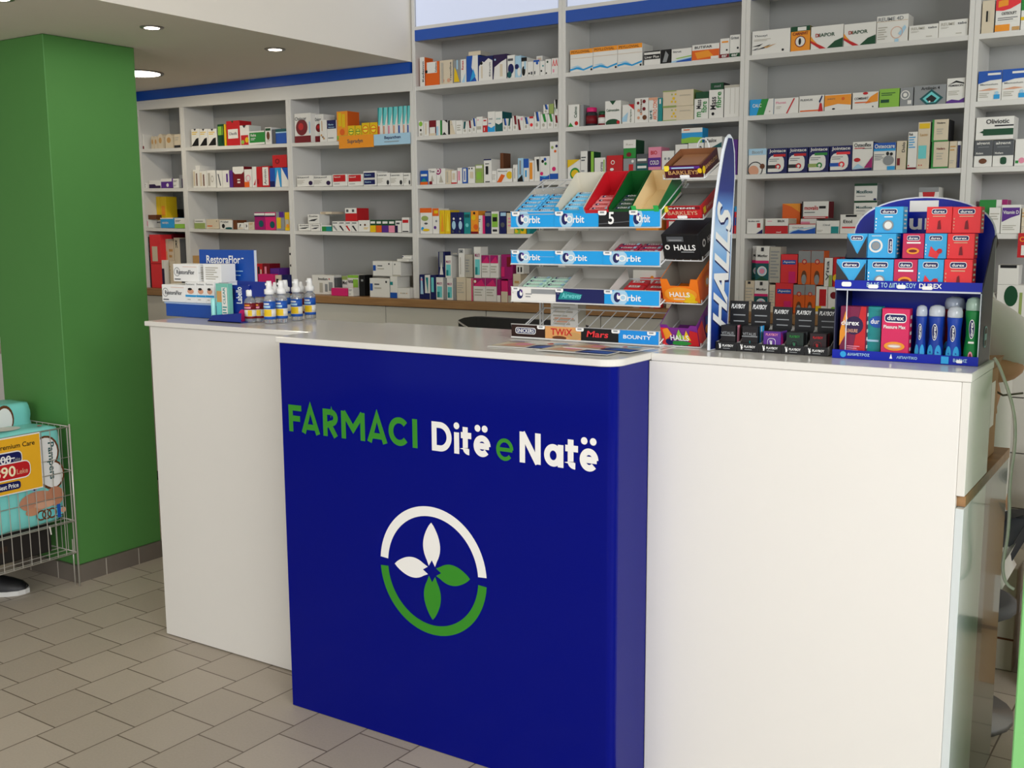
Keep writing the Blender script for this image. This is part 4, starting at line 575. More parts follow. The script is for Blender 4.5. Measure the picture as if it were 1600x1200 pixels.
row(5, 4, 1150, 270, 5.716, [(68, 164, 965, 'c|l .1 .2 .9 .8 6 q;r .3 .9 .6 .98 K', 'cream box', dict(d=.07)), (167, 290, 962, PN, 'white and teal box with pink circle', dict(d=.07)), (298, 350, 1000, 'c|l .1 .2 .9 .8 6 q', 'cream box with small print', dict(d=.07)), (354, 512, 985, RD, 'red box with blue label', dict(d=.07)), (515, 618, 1000, ORG, 'orange box with round picture', dict(d=.07)), (620, 712, 1000, ORG, 'orange box with round picture', dict(d=.07)), (716, 820, 1015, 'w|r .3 .3 .9 .9 r;r 0 .1 .5 .3 y', 'red and white box', dict(d=.07)), (823, 930, 1020, 'w|c .5 .7 .3 R;c .5 .2 .2 h', 'white box with dark red fruit', dict(d=.07)), (1000, 1120, 1030, 'b', 'blue box', dict(d=.07)), (60, 178, 655, PN, 'white and teal box with pink circle', U(d=.07)), (180, 300, 655, PN, 'white and teal box with pink circle', U(d=.07)), (303, 400, 662, 'q|l .1 .1 .9 .9 9 s', 'grey white box with small print', U(d=.07)), (402, 552, 728, RD, 'red box with blue label', U(d=.07)), (560, 671, 698, ORG, 'orange box with round picture', U(d=.07)), (674, 788, 698, ORG, 'orange box with round picture', U(d=.07)), (792, 866, 760, 'w/r|v Vita .2 .2 .6 .9 S;r .6 0 1 .4 j', 'white box with upright lettering', U(d=.07)), (870, 960, 755, 'r|c .4 .3 .4 y;c .5 .15 .2 k;r .6 .6 1 1 R', 'red box with yellow disc', U(d=.07))])
# bay 7
MG = 'w/w|r 0 .72 1 1 b;p b 0 .72 1 .72 1 .7 .5 .68 0 .58;T Magnesium .1 .5 .85 .58 s;r .4 .85 .95 .92 w;p f 0 .35 .5 .42 .9 .38 .5 .34;c .82 .25 .08 l;r .7 .05 .95 .2 a;l .08 .1 .5 .28 3 q'
row(6, 0, 1500, 0, 7.5, [(250, 412, 5, 'c/w|r .35 .35 .5 .68 k;r .6 .35 .63 .68 q', 'white box with black bar', dict(d=.1)), (430, 722, -60, 'w/w|p x 0 .6 0 .9 1 1 1 .75 .6 .62 .3 .58;p O .1 .68 .5 .72 .5 .9 .1 .85;T OSTEOLIFT .25 .46 .85 .54 K;r .02 .28 1 .42 w;l .1 .3 .9 .4 2 S;r 0 .02 .6 .2 O;r .7 .02 1 .12 A', 'white box with red orange swoosh', dict(d=.1)), (728, 900, -40, 'w|r 0 .6 1 1 g;r 0 .3 1 .4 y', 'white green and yellow box', dict(d=.1))])
row(6, 1, 1500, 0, 7.5, [(212, 497, 830, MG, 'white box with blue curved top', dict(d=.1)), (501, 795, 805, MG, 'white box with blue curved top', dict(d=.1))])
AL = 'w/s|r 0 .42 1 1 S;T algent .12 .82 .85 .95 w;r .2 .74 .8 .76 s;T Mothers .1 .48 .5 .56 w;%s'
row(6, 2, 1500, 170, 3.87, [(78, 200, 192, AL % 'e .5 .22 .22 B .1', 'grey and white box with brown emblem', dict(d=.1)), (203, 329, 190, AL % 'R .38 .08 .68 .36 G', 'grey and white box with green shield', dict(d=.1)), (336, 400, 182, 'w/w|c .7 .2 .3 p;r .1 .1 .4 .2 g', 'white box with pink spot', dict(d=.1)), (100, 329, 48, 'w/w|r .2 .2 1 .48 G;p G .1 .35 .25 .45 .2 .3;r .5 .58 1 .64 K;T Oliviotic .27 .7 .88 .9 K;r 0 0 1 .03 q', 'white box with green stripe', dict(up=1, d=.1))])
row(6, 3, 1500, 170, 3.87, [(178, 248, 597, 'w/w|l .1 .5 .9 .8 3 q', 'white box', dict(d=.08)), (252, 371, 580, 'w/w|p v .05 .9 .95 .9 .95 .65 .5 .55 .05 .4;T Vitamin_D .1 .68 .9 .8 w;l .1 .1 .8 .3 3 q', 'white box with violet flag', dict(d=.08)), (376, 400, 600, 'c', 'cream box', dict(d=.08)), (120, 290, 550, 'w/m|r 0 .3 .6 1 g;r .8 0 1 1 m', 'green and white box', dict(dy=.09, d=.08))])
row(6, 4, 1500, 170, 3.87, [(225, 400, 1065, 'w/w|e .5 .7 .24 G .28;r .8 .2 .9 .8 j', 'white box with green blob', dict(d=.1)), (232, 358, 945, 'w/w|r .1 .85 .9 1 k', 'white box with black top strip', U(d=.08))])
# cardboard shelf talkers hanging from the first shelf of the third bay
def talker(x0, x1, y0, y1, spec, label, dz=0):
    Y = YS - .010; a = onY(x0, (y0 + y1) / 2, Y); b = onY(x1, (y0 + y1) / 2, Y); z1 = onY((x0 + x1) / 2, y0, Y).z; z0 = onY((x0 + x1) / 2, y1, Y).z
    q = MB(); w = b.x - a.x; f, sp = spec.split('|')
    q.box((-w / 2, 0, 0), (w / 2, .004, z1 - z0), f); q.deco((-w / 2, -.0002, 0), (w, 0, 0), (0, 0, z1 - z0), sp)
    tag(q.build('shelf_display', None, ((a.x + b.x) / 2, Y, z0)), label, 'shelf display', 'cardboard shelf displays')
talker(529.5, 583.5, 211, 231, 'O|T Supradyn .25 .3 .7 .7 S', 'orange cardboard display front hanging on shelf under the tall orange box')
talker(584, 640.5, 208.5, 226, 'l|T Bepanthen .3 .45 .75 .8 n;r .3 .25 .7 .32 s', 'pale blue cardboard display front hanging on shelf under the aqua topped cartons')
CT = 1.1742     # blue counter top surface
# ---------------------------------------------------------------- left counter goods
LT = 1.1702
def Z2(x, y): return 220 + x / 5.333, 370 + y / 5.333
# blue tray with back card
t = thing('display_tray', 'blue cardboard counter display with tall back card, holding stacked white cartons', 'display', (-3.18, 2.68, LT))
DB = mat('#0c4ba8', .4)
fl = onZ(*Z2(108, 668), LT).x; fr = onZ(*Z2(600, 700), LT).x
q = MB(); q.box((fl + 3.18, 0, 0), (fr + 3.18, .135, .052), DB, .002); q.box((fl + 3.18 - .003, -.003, .048), (fr + 3.18 + .003, .137, .053), mat('#9db8e0', .4)); o = q.build('tray', t)
c0, c1 = onY(*Z2(490, 110), 2.80).x, onY(*Z2(947, 110), 2.80).x; zc = onY(*Z2(720, 108), 2.80).z
q = MB(); q.box((c0 + 3.18, .116, .053), (c1 + 3.18, .13, zc - LT), DB, .001, mside=mat('#dfe6f2', .4))
q.deco((c0 + 3.18, .1158, .053), (c1 - c0, 0, 0), (0, 0, zc - LT - .053), 'T RestoraFlor .14 .74 .76 .89 W;r .78 .83 .82 .85 W;r .42 .59 .8 .605 l;r .42 .51 .76 .525 l'); q.build('back_card', t)
RF = 'W/W|o .16 .55 .22 .26 s;T RestoraFlor .14 .42 .86 .66 S;r .4 .84 .95 .86 f;r .06 .1 .3 .16 S'
RB = 'W/W|r 0 .28 1 .38 a;e .5 .55 .3 f .12;e .45 .66 .2 k .06;T Restora .1 .86 .9 .94 s;r .2 .14 .5 .18 q'
def put(x0, x1, y0, y1, Y, d, des, label, base=None, n='carton', cat='carton', grp='white cartons on the blue display tray', side=None, shape='box'):
    a = onY(x0, (y0 + y1) / 2, Y); b = onY(x1, (y0 + y1) / 2, Y); zt = onY((x0 + x1) / 2, y0, Y).z; zb_ = base if base is not None else onY((x0 + x1) / 2, y1, Y).z
    w = b.x - a.x; o = carton_mesh(w, d, zt - zb_, des, shape, side).build(n, None, ((a.x + b.x) / 2, Y, zb_)); tag(o, label, cat, grp)
    return o
SP = 'l .15 .12 .85 .85 6 q'
tz = LT + .0537
put(*[Z2(v, 0)[0] for v in (178, 372)], *[Z2(0, v)[1] for v in (400, 575)], 2.686, .10, RF, 'white wide carton at the left end of the lower row on blue tray', tz)
for i, (a, b_) in enumerate(((374, 462), (464, 540), (542, 612))):
    put(Z2(a, 0)[0], Z2(b_, 0)[0], Z2(0, 378)[1], Z2(0, 590)[1], 2.686, .06, RB, 'narrow white carton with sleeping baby picture, %s of three in lower row' % ['left', 'middle', 'right'][i], tz)
zz = onY(Z2(372, 0)[0], Z2(0, 378)[1], 2.686).z
put(*[Z2(v, 0)[0] for v in (614, 742)], *[Z2(0, v)[1] for v in (366, 590)], 2.75, .04, 'W|l .2 .1 .8 .9 6 q', 'white carton standing behind the green lip balm pack', tz)
# upper row stands on the lower cartons
zu = zz + .0008
put(*[Z2(v, 0)[0] for v in (272, 478)], *[Z2(0, v)[1] for v in (228, 395)], 2.706, .075, RF, 'white wide carton on top of the stack, nearest the pillar', zu, side='r 0 .5 1 .52 q;' + SP)
put(*[Z2(v, 0)[0] for v in (520, 668)], *[Z2(0, v)[1] for v in (228, 380)], 2.706, .07, 'W/W|' + SP, 'white carton with small print on top of the stack, beside blue card', zu)
# lip balm stand
NV = mat('#0b2a8a', .35)
sx = onZ(*Z2(690, 712), LT).x
t = thing('display_tray', 'small dark blue cardboard lip balm display leaning beside the white bottles', 'display', (sx, 2.600, LT), 0)
q = MB(); q.box((-.085, 0, 0), (.082, .05, .003), NV); q.prism([(-.085, 0), (.082, 0), (.086, .035), (-.06, .022)], 0, .002, NV, 'y'); q.prism([(-.085, 0), (.082, 0), (.086, .035), (-.06, .022)], .048, .05, NV, 'y'); q.build('tray', t)
q = MB(); q.prism([(.0, .0), (.082, 0), (.086, .128), (-.0, .128)], .043, .048, NV, 'y')
q.deco((.0, .0425, .0), (.082, 0, 0), (0, 0, .128), 'v Labello .25 .5 .6 .95 W;c .6 .18 .25 P;r .0 .6 .2 .9 n'); q.build('back_card', t)
q = MB(); q.box((.02, .0485, .09), (.16, .0505, .142), NV); q.build('rear_card', t)
q = MB(); q.box((0, 0, 0), (.062, .022, .13), '#7cc4b4', .001)
q.deco((0, -.0002, 0), (.062, 0, 0), (0, 0, .13), 'r .05 .05 .45 .6 i;r .1 .5 .5 .8 A;r .5 .1 .95 .9 w;v CLEAR .6 .45 .8 .9 t;l .55 .1 .9 .4 4 t')
tag(q.build('lip_balm_pack', None, (sx - .050, 2.612, LT + .0035)), 'pale green lip balm blister pack standing before the small blue display', 'lip balm pack')
q = MB(); q.lathe([(.0075, 0), (.0085, .002), (.0085, .075), (.007, .078)], mat('#9fe3e0', .3), 14)
tag(q.build('lip_balm_stick', None, (sx - .064, 2.6115, LT + .0035)), 'light aqua lip balm stick in front of the pale green pack', 'lip balm')
# bottles
GLS = mat('#e9edf0', .08, trans=.75, spec=.6); CAPW = mat('#f4f4f2', .35); REDCAP = mat('#a01828', .4)
def bottle(px, py, h, kind, label):
    p = onZ(*Z2(px, py), LT); r = .0205
    t = thing('spray_bottle' if kind != 'drop' else 'dropper_bottle', label, 'bottle', (p.x, p.y + .01, LT + .0005), 0, 'small clear bottles on the left counter')
    q = MB(); q.lathe([(r * .9, 0), (r, .003), (r, h * .56), (r * .85, h * .62), (r * .5, h * .67), (r * .48, h * .70)], GLS, 20); q.build('bottle_body', t)
    red = kind == 'drop'; q = MB(); rr = r * 1.015; n = 20
    for z0, z1, c in ((.10, .16, 'R' if red else 'b'), (.16, .34, 'w'), (.34, .52, 'R' if red else 'b')):
        q.lathe([(rr, h * z0), (rr, h * z1)], c, n)
    def patch(z0, z1, a0, a1, c, k=1.03):
        m_ = 6; vs = [(r * k * math.cos(math.radians(a0 + (a1 - a0) * i / m_)), r * k * math.sin(math.radians(a0 + (a1 - a0) * i / m_)), h * z) for z in (z0, z1) for i in range(m_ + 1)]
        q.add(vs, [(i, i + 1, m_ + 2 + i, m_ + 1 + i) for i in range(m_)], c)
    patch(.17, .33, 250 if not red else 290, 330, 'y'); patch(.37, .42, 235, 320, 'l' if not red else 'p', 1.035); patch(.445, .48, 250, 310, 'w' if not red else 'O', 1.035)
    patch(.21, .24, 225, 245, 'r', 1.035)
    q.build('label', t)
    q = MB()
    if kind == 'drop': q.lathe([(r * .52, h * .70), (r * .62, h * .71), (r * .62, h * .86), (r * .4, h * .88), (r * .28, h * .97), (r * .2, h)], CAPW, 18)
    else: q.lathe([(r * .55, h * .68), (r * .82, h * .69), (r * .82, h * .8), (r * .5, h * .82), (r * .48, h * .93), (r * .4, h)], CAPW, 18)
    q.build('cap', t)
    if kind != 'drop':
        q = MB(); q.box((-.004, -r * .75, h * .9), (.004, -r * .3, h * .95), CAPW, .001); q.build('nozzle', t)
for i, (px, py, h, k, lb) in enumerate(((900, 712, .128, 'drop', 'clear bottle with red label and pointed cap, nearest left of the bottle group'), (972, 708, .128, 'drop', 'clear bottle with red label and pointed cap, half behind the leftmost one'),
    (1062, 722, .145, 'spray', 'clear spray bottle with blue label at the front of the group'), (1160, 715, .145, 'spray', 'clear spray bottle with blue label, second in the front column'), (1108, 672, .128, 'drop', 'red labelled bottle half hidden between two front spray bottles'), (1195, 668, .135, 'spray', 'spray bottle mostly hidden behind the second and third ones'),
    (1285, 697, .145, 'spray', 'clear spray bottle with blue label, third in the front column'), (1325, 665, .128, 'drop', 'pointed cap bottle half hidden behind the two rightmost sprays'), (1398, 682, .145, 'spray', 'clear spray bottle with blue label at the right end, standing apart'))):
    bottle(px, py, h, k, lb)
p = onZ(*Z2(1393, 610), LT)
# ---------------------------------------------------------------- the sweets rack
WIRE = mat('#d9dbdc', .3, .35); WIREW = mat('#e6e6e4', .35)
RX0, RX1, RY = -1.705, -1.232, 2.62
t = thing('sweets_rack', 'white wire sweets rack with blue and brown price strips, left of mint rack', 'rack', (0, 0, 0))
ORB = 'R 0 .25 .1 .75 w'
def seg(u0, u1, kind):
    w = u1 - u0; f = lambda u: u0 + w * u
    if kind == 'orbit':
        return 'r %g 0 %g 1 #1c9fe6;e %g .5 %g l .62;c_ %g .5;T Orbit %g .25 %g .72 W' % (u0, u1, f(.28), w * .16, f(.24), f(.28), f(.68))
    if kind == 'white': return 'r %g 0 %g 1 w;r %g .55 %g .9 s;c_ %g .5;l %g .2 %g .6 2 s' % (u0, u1, f(.45), f(1), f(.2), f(.33), f(.47))
    if kind == 'airwaves': return 'r %g 0 %g 1 n;p t %g .2 %g .85 %g .6 %g .2;i Airwaves %g .3 %g .7 i' % (u0, u1, f(.05), f(.12), f(.55), f(.5), f(.12), f(.52))
    if kind == 'five': return 'r %g 0 %g 1 k;p S %g .2 %g .35 %g .3 %g .15;T 5 %g .15 %g .92 W' % (u0, u1, f(0), f(1), f(1), f(0), f(.32), f(.5))
    if kind == 'snickers': return 'r %g 0 %g 1 #2a120c;R %g .25 %g .78 W;R %g .3 %g .73 n;T SNICKERS %g .36 %g .67 W' % (u0, u1, f(.12), f(.72), f(.14), f(.7), f(.17), f(.67))
    if kind == 'twix': return 'r %g 0 %g 1 #dca062;e %g .3 %g A .3;e %g .1 %g B .15;T TWiX %g .3 %g .85 r' % (u0, u1, f(.8), w * .2, f(.4), w * .2, f(.16), f(.76))
    if kind == 'mars': return 'r %g 0 %g 1 k;i Mars %g .3 %g .8 x' % (u0, u1, f(.15), f(.72))
    if kind == 'bounty': return 'r %g 0 %g 1 #1c8fe0;T BOUNTY %g .35 %g .65 W' % (u0, u1, f(.12), f(.82))
def strip(z0, z1, segs, tags, nm, par):
    w = RX1 - RX0; sp = []
    for s_ in segs:
        for part in seg(*s_).split(';'):
            if part.startswith('c_'):
                _, u, v = part.split(); u = float(u)
                sp += ['e %g .5 %g n .36' % (u, .022), 'e %g .55 %g W .2' % (u + .008, .010), 'e %g .72 %g v .12' % (u + .012, .006)]
            else: sp.append(part)
    for tg in tags: sp += ['R %g .72 %g 1.08 W' % (tg, tg + .055), 'r %g .84 %g .95 s' % (tg + .012, tg + .04)]
    q = MB(); h = z1 - z0
    prof = [(RY + .0035, z0), (RY - .004, z0), (RY, z0 + .004), (RY + .0015, z0 + h / 2), (RY, z1 - .003), (RY - .003, z1), (RY + .0035, z1)]
    q.prism(prof, RX0, RX1, WIREW, 'x')
    q.deco((RX0 + .001, RY - .0002, z0 + .004), (w - .002, 0, 0), (0, 0, h - .006), ';'.join(sp), lift=.0003)
    q.build(nm, par)
strip(1.4905, 1.5395, [(0, .31, 'orbit'), (.31, .61, 'orbit'), (.61, .81, 'five'), (.81, 1, 'orbit')], [.015, .32, .61, .81], 'price_strip', t)
strip(1.388, 1.430, [(0, .31, 'orbit'), (.31, .64, 'orbit'), (.64, 1, 'orbit')], [.01, .32, .645], 'price_strip', t)
strip(1.281, 1.325, [(0, .32, 'white'), (.32, .65, 'airwaves'), (.65, 1, 'orbit')], [.01, .32, .65], 'price_strip', t)
strip(1.1762, 1.217, [(0, .245, 'snickers'), (.245, .495, 'twix'), (.495, .745, 'mars'), (.745, 1, 'bounty')], [.19, .46, .7, .93], 'price_strip', t)
SLO = math.atan2(.06, .145)   # tiers rise to the rear
def slo(z): return .50 if z > 1.45 else SLO
q = MB(); tiers = [(1.514, .20), (1.392, .16), (1.285, .16), (1.182, .18)]
BYk = 2.80
def tp(z, s_): return (RY + .006 + s_ * math.cos(slo(z)), z + s_ * math.sin(slo(z)))
for z, d in tiers:
    for k in range(12):
        x = RX0 + .012 + (RX1 - RX0 - .024) * k / 11; a = tp(z, 0); b = tp(z, d); q.tube([(x, a[0], a[1]), (x, b[0], b[1])], .0013, WIRE, 5)
    for s_ in (0, d): a = tp(z, s_); q.tube([(RX0 + .004, a[0], a[1]), (RX1 - .004, a[0], a[1])], .0022, WIRE, 6)
q.build('wire_tiers', t)
q = MB()
for x in (RX0 + .004, RX1 - .004):
    q.tube([(x, RY + .01, CT + .002), (x, BYk, CT + .002)], .003, WIRE, 6); q.tube([(x, 2.775, CT + .002), (x, 2.775, 1.50)], .003, WIRE, 6)
    for z, d in tiers: a = tp(z, 0); b = tp(z, d); q.tube([(x, a[0], a[1]), (x, b[0], b[1] + .0)], .0022, WIRE, 6)
    a = tp(1.514, 0); q.tube([(x, a[0], a[1] + .022), (x, a[0] + .165, a[1] + .115)], .0022, WIRE, 6)
q.tube([(RX0 + .004, 2.79, 1.632), (RX0 + .16, 2.79, 1.632)], .0025, WIRE, 6)
for k in range(5): q.tube([(RX0 + .02 + .035 * k, 2.79, 1.632), (RX0 + .0 + .035 * k, 2.74, 1.60)], .0015, WIRE, 5)
q.tube([(RX0 + .004, 2.79, 1.632), (RX0 + .004, 2.79, CT)], .003, WIRE, 6); q.tube([(RX1 - .004, 2.79, 1.56), (RX1 - .004, 2.79, CT)], .003, WIRE, 6)
q.build('wire_frame', t)
def tilt(z, s_=0, lift=.003):   # matrix on a tier: local x along rack, y up the slope
    a = tp(z, s_); return Matrix.Translation((0, a[0], a[1])) @ Matrix.Rotation(slo(z), 4, 'X') @ Matrix.Translation((0, 0, lift))
def placed(q, name, M, parent=None):
    o = q.build(name, parent); o.matrix_world = M; return o
def opentray(x0, x1, z, d, col, inner, hf, hb, label, lip=None, nm='candy_tray', grp='open trays on the sweets rack'):
    """open cardboard tray, low at the front, tall sloping sides"""
    w = x1 - x0; th = .0016; q = MB()
    q.box((0, 0, 0), (w, d, th), inner)
    for xa, xb in ((0, th), (w - th, w)):
        poly = [(0, th), (d, th), (d, hb), (d * .92, hb), (0, hf)]
        q.prism(poly, xa, xb, col, 'x')
        xi = xb + .0002 if xa == 0 else xa - .0002
        q.add([(xi, a, b) for a, b in poly], [tuple(range(5)) if xa else tuple(range(4, -1, -1))], inner)
    q.box((th, d - th, th), (w - th, d, hb), col); q.add([(th, d - th - .0003, th), (w - th, d - th - .0003, th), (w - th, d - th - .0003, hb), (th, d - th - .0003, hb)], [(0, 1, 2, 3)], inner)
    q.box((th, 0, th), (w - th, th, hf * .8), lip or col)
    if lip:
        for xa in (0, w - .014): q.box((xa, -.001, th), (xa + .014, 0, hf * 1.15), lip)
    M = tilt(z) @ Matrix.Translation((x0, .001, 0)); o = placed(q, nm, M); tag(o, label, 'tray', grp); return M, w, d
def gum(M, x, y, z, col, lab, label, grp, L=.072, rot=0, zl=0):
    zl = z - .0025; q = MB(); q.box((-L / 2, -.010, -zl), (L / 2, .010, .012), col, .003)
    q.deco((-L / 2 + .003, -.008, .0121), (L - .006, 0, 0), (0, .016, 0), 'e .22 .5 .09 n .4;e .26 .5 .04 W .2;T Orbit .34 .22 .78 .78 %s;r .84 .1 .98 .9 %s' % (lab, 'g' if lab == 'G' else 'l'))
    q.deco((-L / 2 + .003, -.0101, .002), (L - .006, 0, 0), (0, 0, .008), 'e .22 .5 .09 n .45;T Orbit .34 .2 .78 .8 %s' % lab)
    o = placed(q, 'gum_pack', M @ Matrix.Translation((x, y, z)) @ Matrix.Rotation(rot, 4, 'Z')); tag(o, label, 'gum pack', grp)
XT = [RX0 + .003, -1.556, -1.455, -1.381, -1.312, RX1 - .002]
GREY = mat('#b9b6ae', .55)
rows_ = ['front', 'second', 'third', 'rear', 'last', 'hindmost']
M, w, d = opentray(RX0 + .006, RX0 + .148, 1.514, .145, mat('#9db4c8', .5), GREY, .020, .024, 'low grey blue tray at the left end of the top tier')
for r_ in range(5):
    for c_ in range(2): gum(M, .036 + .071 * c_, .014 + .0225 * r_, .008, '#4fb0e6', 'W', 'light blue gum pack, %s column, %s row of the top left tray' % (['left', 'right'][c_], rows_[r_]), 'light blue gum packs, top left tray', .066)
cart = [(-1.553, -1.461, mat('#ddd8c9', .55), mat('#d8d2c2', .6), '#2aa3df', 'open cream and blue gum carton left of the red one', '#7cc8ee', 'W', 5),
        (-1.458, -1.386, mat('#c31624', .5), mat('#c31624', .5), None, 'open bright red gum carton on the top tier', '#dd8888', 'r', 4),
        (-1.383, -1.318, mat('#0a4a1c', .5), mat('#0c5a22', .5), None, 'open dark green gum carton on the top tier', '#2f4a38', 'W', 4),
        (-1.315, -1.236, mat('#136b35', .5), mat('#e8cf9c', .6), '#33b254', 'empty open carton, tan inside and green outside, on top tier', None, 'G', 0)]
for x0, x1, co_, ci, lip, lb, gc, gl, ng in cart:
    M, w, d = opentray(x0, x1, 1.514, .16, co_, ci, .032, .062, lb, lip)
    for r_ in range(ng):
        gum(M, w / 2, .016 + .023 * r_, .010, gc, gl, '%s gum pack in the carton, %s row' % ({'#7cc8ee': 'pale blue', '#dd8888': 'pink and white', '#2f4a38': 'dark green and silver'}[gc], rows_[r_]), 'gum packs in the open cartons', min(.066, w - .008))
for z, cells in ((1.392, [(0, .325, '#8fd0b0', 1, 2, 'mint green'), (.325, .655, None, 0, 0, ''), (.655, 1, '#a02848', 4, 2, 'dark red and navy')]), (1.285, [(0, .335, '#b8dcc8', 5, 2, 'pale green'), (.335, .66, None, 0, 0, '')])):
    for u0, u1, gc, nr, nc, nm_ in cells:
        x0, x1 = RX0 + .006 + (RX1 - RX0 - .012) * u0, RX0 + .004 + (RX1 - RX0 - .012) * u1
        tn = 'middle' if z > 1.35 else 'lower'; pn = 'left' if u0 == 0 else ('centre' if u0 < .5 else 'right')
        M, w, d = opentray(x0, x1, z, .15, mat('#d6d3cc', .5), GREY, .022, .034, 'grey plastic tray at the %s of the %s tier%s' % (pn, tn, '' if gc else ', empty'))
        for r_ in range(nr):
            for c_ in range(nc): gum(M, .038 + .073 * c_, .014 + .0225 * r_, .008, gc, 'W', '%s gum pack, %s column, %s row, %s tier' % (nm_, ['left', 'right'][c_], rows_[r_], tn), '%s gum packs' % nm_, .068)
for r_ in range(3):
    for c_ in range(2):
        q = MB(); q.box((-.03, -.012, 0), (.03, .012, .012), 'r', .003); q.deco((-.028, -.010, .0121), (.056, 0, 0), (0, .02, 0), 'r .2 .2 .8 .8 w;T BAR .3 .3 .7 .7 r')
        o = placed(q, 'candy_bar', tilt(1.285) @ Matrix.Translation((-1.345 + .068 * c_, .05 + .03 * r_, 0))); tag(o, 'red and white candy bar on bare wires, %s column, %s row' % (['left', 'right'][c_], rows_[r_]), 'candy bar', 'red candy bars on the lower tier')
# ---------------------------------------------------------------- the mint rack
HX0, HX1, HY = -1.240, -1.132, 2.660
t = thing('mint_rack', 'narrow silver wire rack of mints with tall blue fin sign on its side', 'rack', (0, 0, 0))
S2 = math.atan2(.05, .12)
hz = [1.175, 1.290, 1.404, 1.513, 1.618]
q = MB()
for z in hz:
    q.tube([(HX0 - .004, HY - .004, z + .012), (HX0 - .004, HY - .004, z), (HX1 + .004, HY - .004, z), (HX1 + .004, HY - .004, z + .012)], .0018, WIRE, 6)
    e = .125; yb_, zb2 = HY + e * math.cos(S2), z + e * math.sin(S2)
    for x in (HX0 - .004, HX1 + .004): q.tube([(x, HY - .004, z), (x, yb_, zb2)], .0018, WIRE, 6)
    for k in range(5): x = HX0 + .01 + .022 * k; q.tube([(x, HY - .004, z), (x, yb_, zb2)], .0012, WIRE, 5)
    q.tube([(HX0 - .004, yb_, zb2), (HX1 + .004, yb_, zb2)], .0018, WIRE, 6)
for x in (HX0 - .004, HX1 + .004): q.tube([(x, HY + .14, 1.1742), (x, HY + .14, 1.70)], .003, WIRE, 6)
q.tube([(HX0 + .05 + .018 * math.cos(a), HY + .13, 1.70 + .03 * math.sin(a)) for a in [2 * math.pi * k / 16 for k in range(16)]], .0025, WIRE, 6, closed=True)
q.tube([(HX0 - .004, HY + .13, 1.671), (HX1 + .004, HY + .13, 1.671)], .002, WIRE, 6)
q.build('wire_frame', t)
# fin sign: board in the plane of the rack's side
FX = -1.092
fin = [(2.614, 1.1745), (2.6145, 1.30), (2.617, 1.42), (2.630, 1.54), (2.656, 1.62), (2.682, 1.69), (2.703, 1.722), (2.722, 1.732), (2.742, 1.722), (2.758, 1.69), (2.765, 1.62), (2.757, 1.52), (2.750, 1.40), (2.742, 1.28), (2.737, 1.1745)]
q = MB(); q.prism(fin, FX, FX + .006, mat('#e4ebf4', .3), 'x')
cy = sum(a for a, b in fin) / len(fin); czf = 1.43
def sh_(k, pts): return [(cy + .0 + (a - (2.68 + (b - 1.17) * .09)) * k + (b - 1.17) * .09 - (cy - 2.68), czf + (b - czf) * (1 - (1 - k) * .25)) for a, b in pts]
def ip(z, arr):
    for (a0, b0), (a1, b1) in zip(arr, arr[1:]):
        if min(b0, b1) <= z <= max(b0, b1) and b1 != b0: return a0 + (a1 - a0) * (z - b0) / (b1 - b0)
    return arr[0][0] if z < 1.3 else arr[-1][0]
Lf, Rf = fin[:8], fin[7:][::-1]
def finmat():
    m = bpy.data.materials.new('fin_print'); m.use_nodes = True; n = m.node_tree; b = n.nodes['Principled BSDF']; g = n.nodes.new('ShaderNodeNewGeometry'); sp = n.nodes.new('ShaderNodeSeparateXYZ')
    n.links.new(g.outputs['Position'], sp.inputs[0]); mr = n.nodes.new('ShaderNodeMapRange'); mr.inputs['From Min'].default_value = 1.174; mr.inputs['From Max'].default_value = 1.732; n.links.new(sp.outputs['Z'], mr.inputs['Value'])
    r = n.nodes.new('ShaderNodeValToRGB'); n.links.new(mr.outputs[0], r.inputs[0]); n.links.new(r.outputs[0], b.inputs['Base Color']); b.inputs['Roughness'].default_value = .3
    cs = [(0, '#0a1450'), (.12, '#123088'), (.26, '#3a7ad2'), (.42, '#7fb6ee'), (.56, '#b9d8f6'), (.66, '#5f93dc'), (.74, '#1c2f86'), (1, '#11185a')]
    while len(r.color_ramp.elements) < len(cs): r.color_ramp.elements.new(.5)
    for e_, (p_, c_) in zip(r.color_ramp.elements, cs): e_.position = p_; e_.color = lin(c_)
    return m
FM = finmat()
bands = [(1.176, 1.22, '#0a1450'), (1.22, 1.26, '#16308c'), (1.26, 1.30, '#2f6ecb'), (1.30, 1.40, '#5aa0e6'), (1.40, 1.50, '#9cc6f0'), (1.50, 1.54, '#5f93dc'), (1.54, 1.565, '#2c4ea8'), (1.565, 1.722, '#121c5e')]
for z0, z1, c in bands:
    n = 8
    for k in range(n):
        za, zb_ = z0 + (z1 - z0) * k / n, z0 + (z1 - z0) * (k + 1) / n; m_ = .006
        q.add([(FX + .0064, ip(za, Lf) + m_, za), (FX + .0064, ip(za, Rf) - m_, za), (FX + .0064, ip(zb_, Rf) - m_, zb_), (FX + .0064, ip(zb_, Lf) + m_, zb_)], [(0, 1, 2, 3)], FM)
q2 = MB(); vs, fs, _ = textgeo('HALLS', .03)
def ft(u, v, gx, gy, k): # upright lettering reading upwards, first letter lowest
    z = 1.235 + (1.545 - 1.235) * u; y0 = ip(z, Lf) + .015; y1 = ip(z, Rf) - .015
    y = y1 - (y1 - y0) * v
    return (FX + .0066 + k, y + gy, z + gx + .04 * v - .02)
for k, c, gx, gy in ((0, 'n', -.006, .004), (.0004, 'W', 0, 0)): q.add([ft(u, v, gx, gy, k) for u, v in vs], fs, c)
q.build('fin_sign', t)
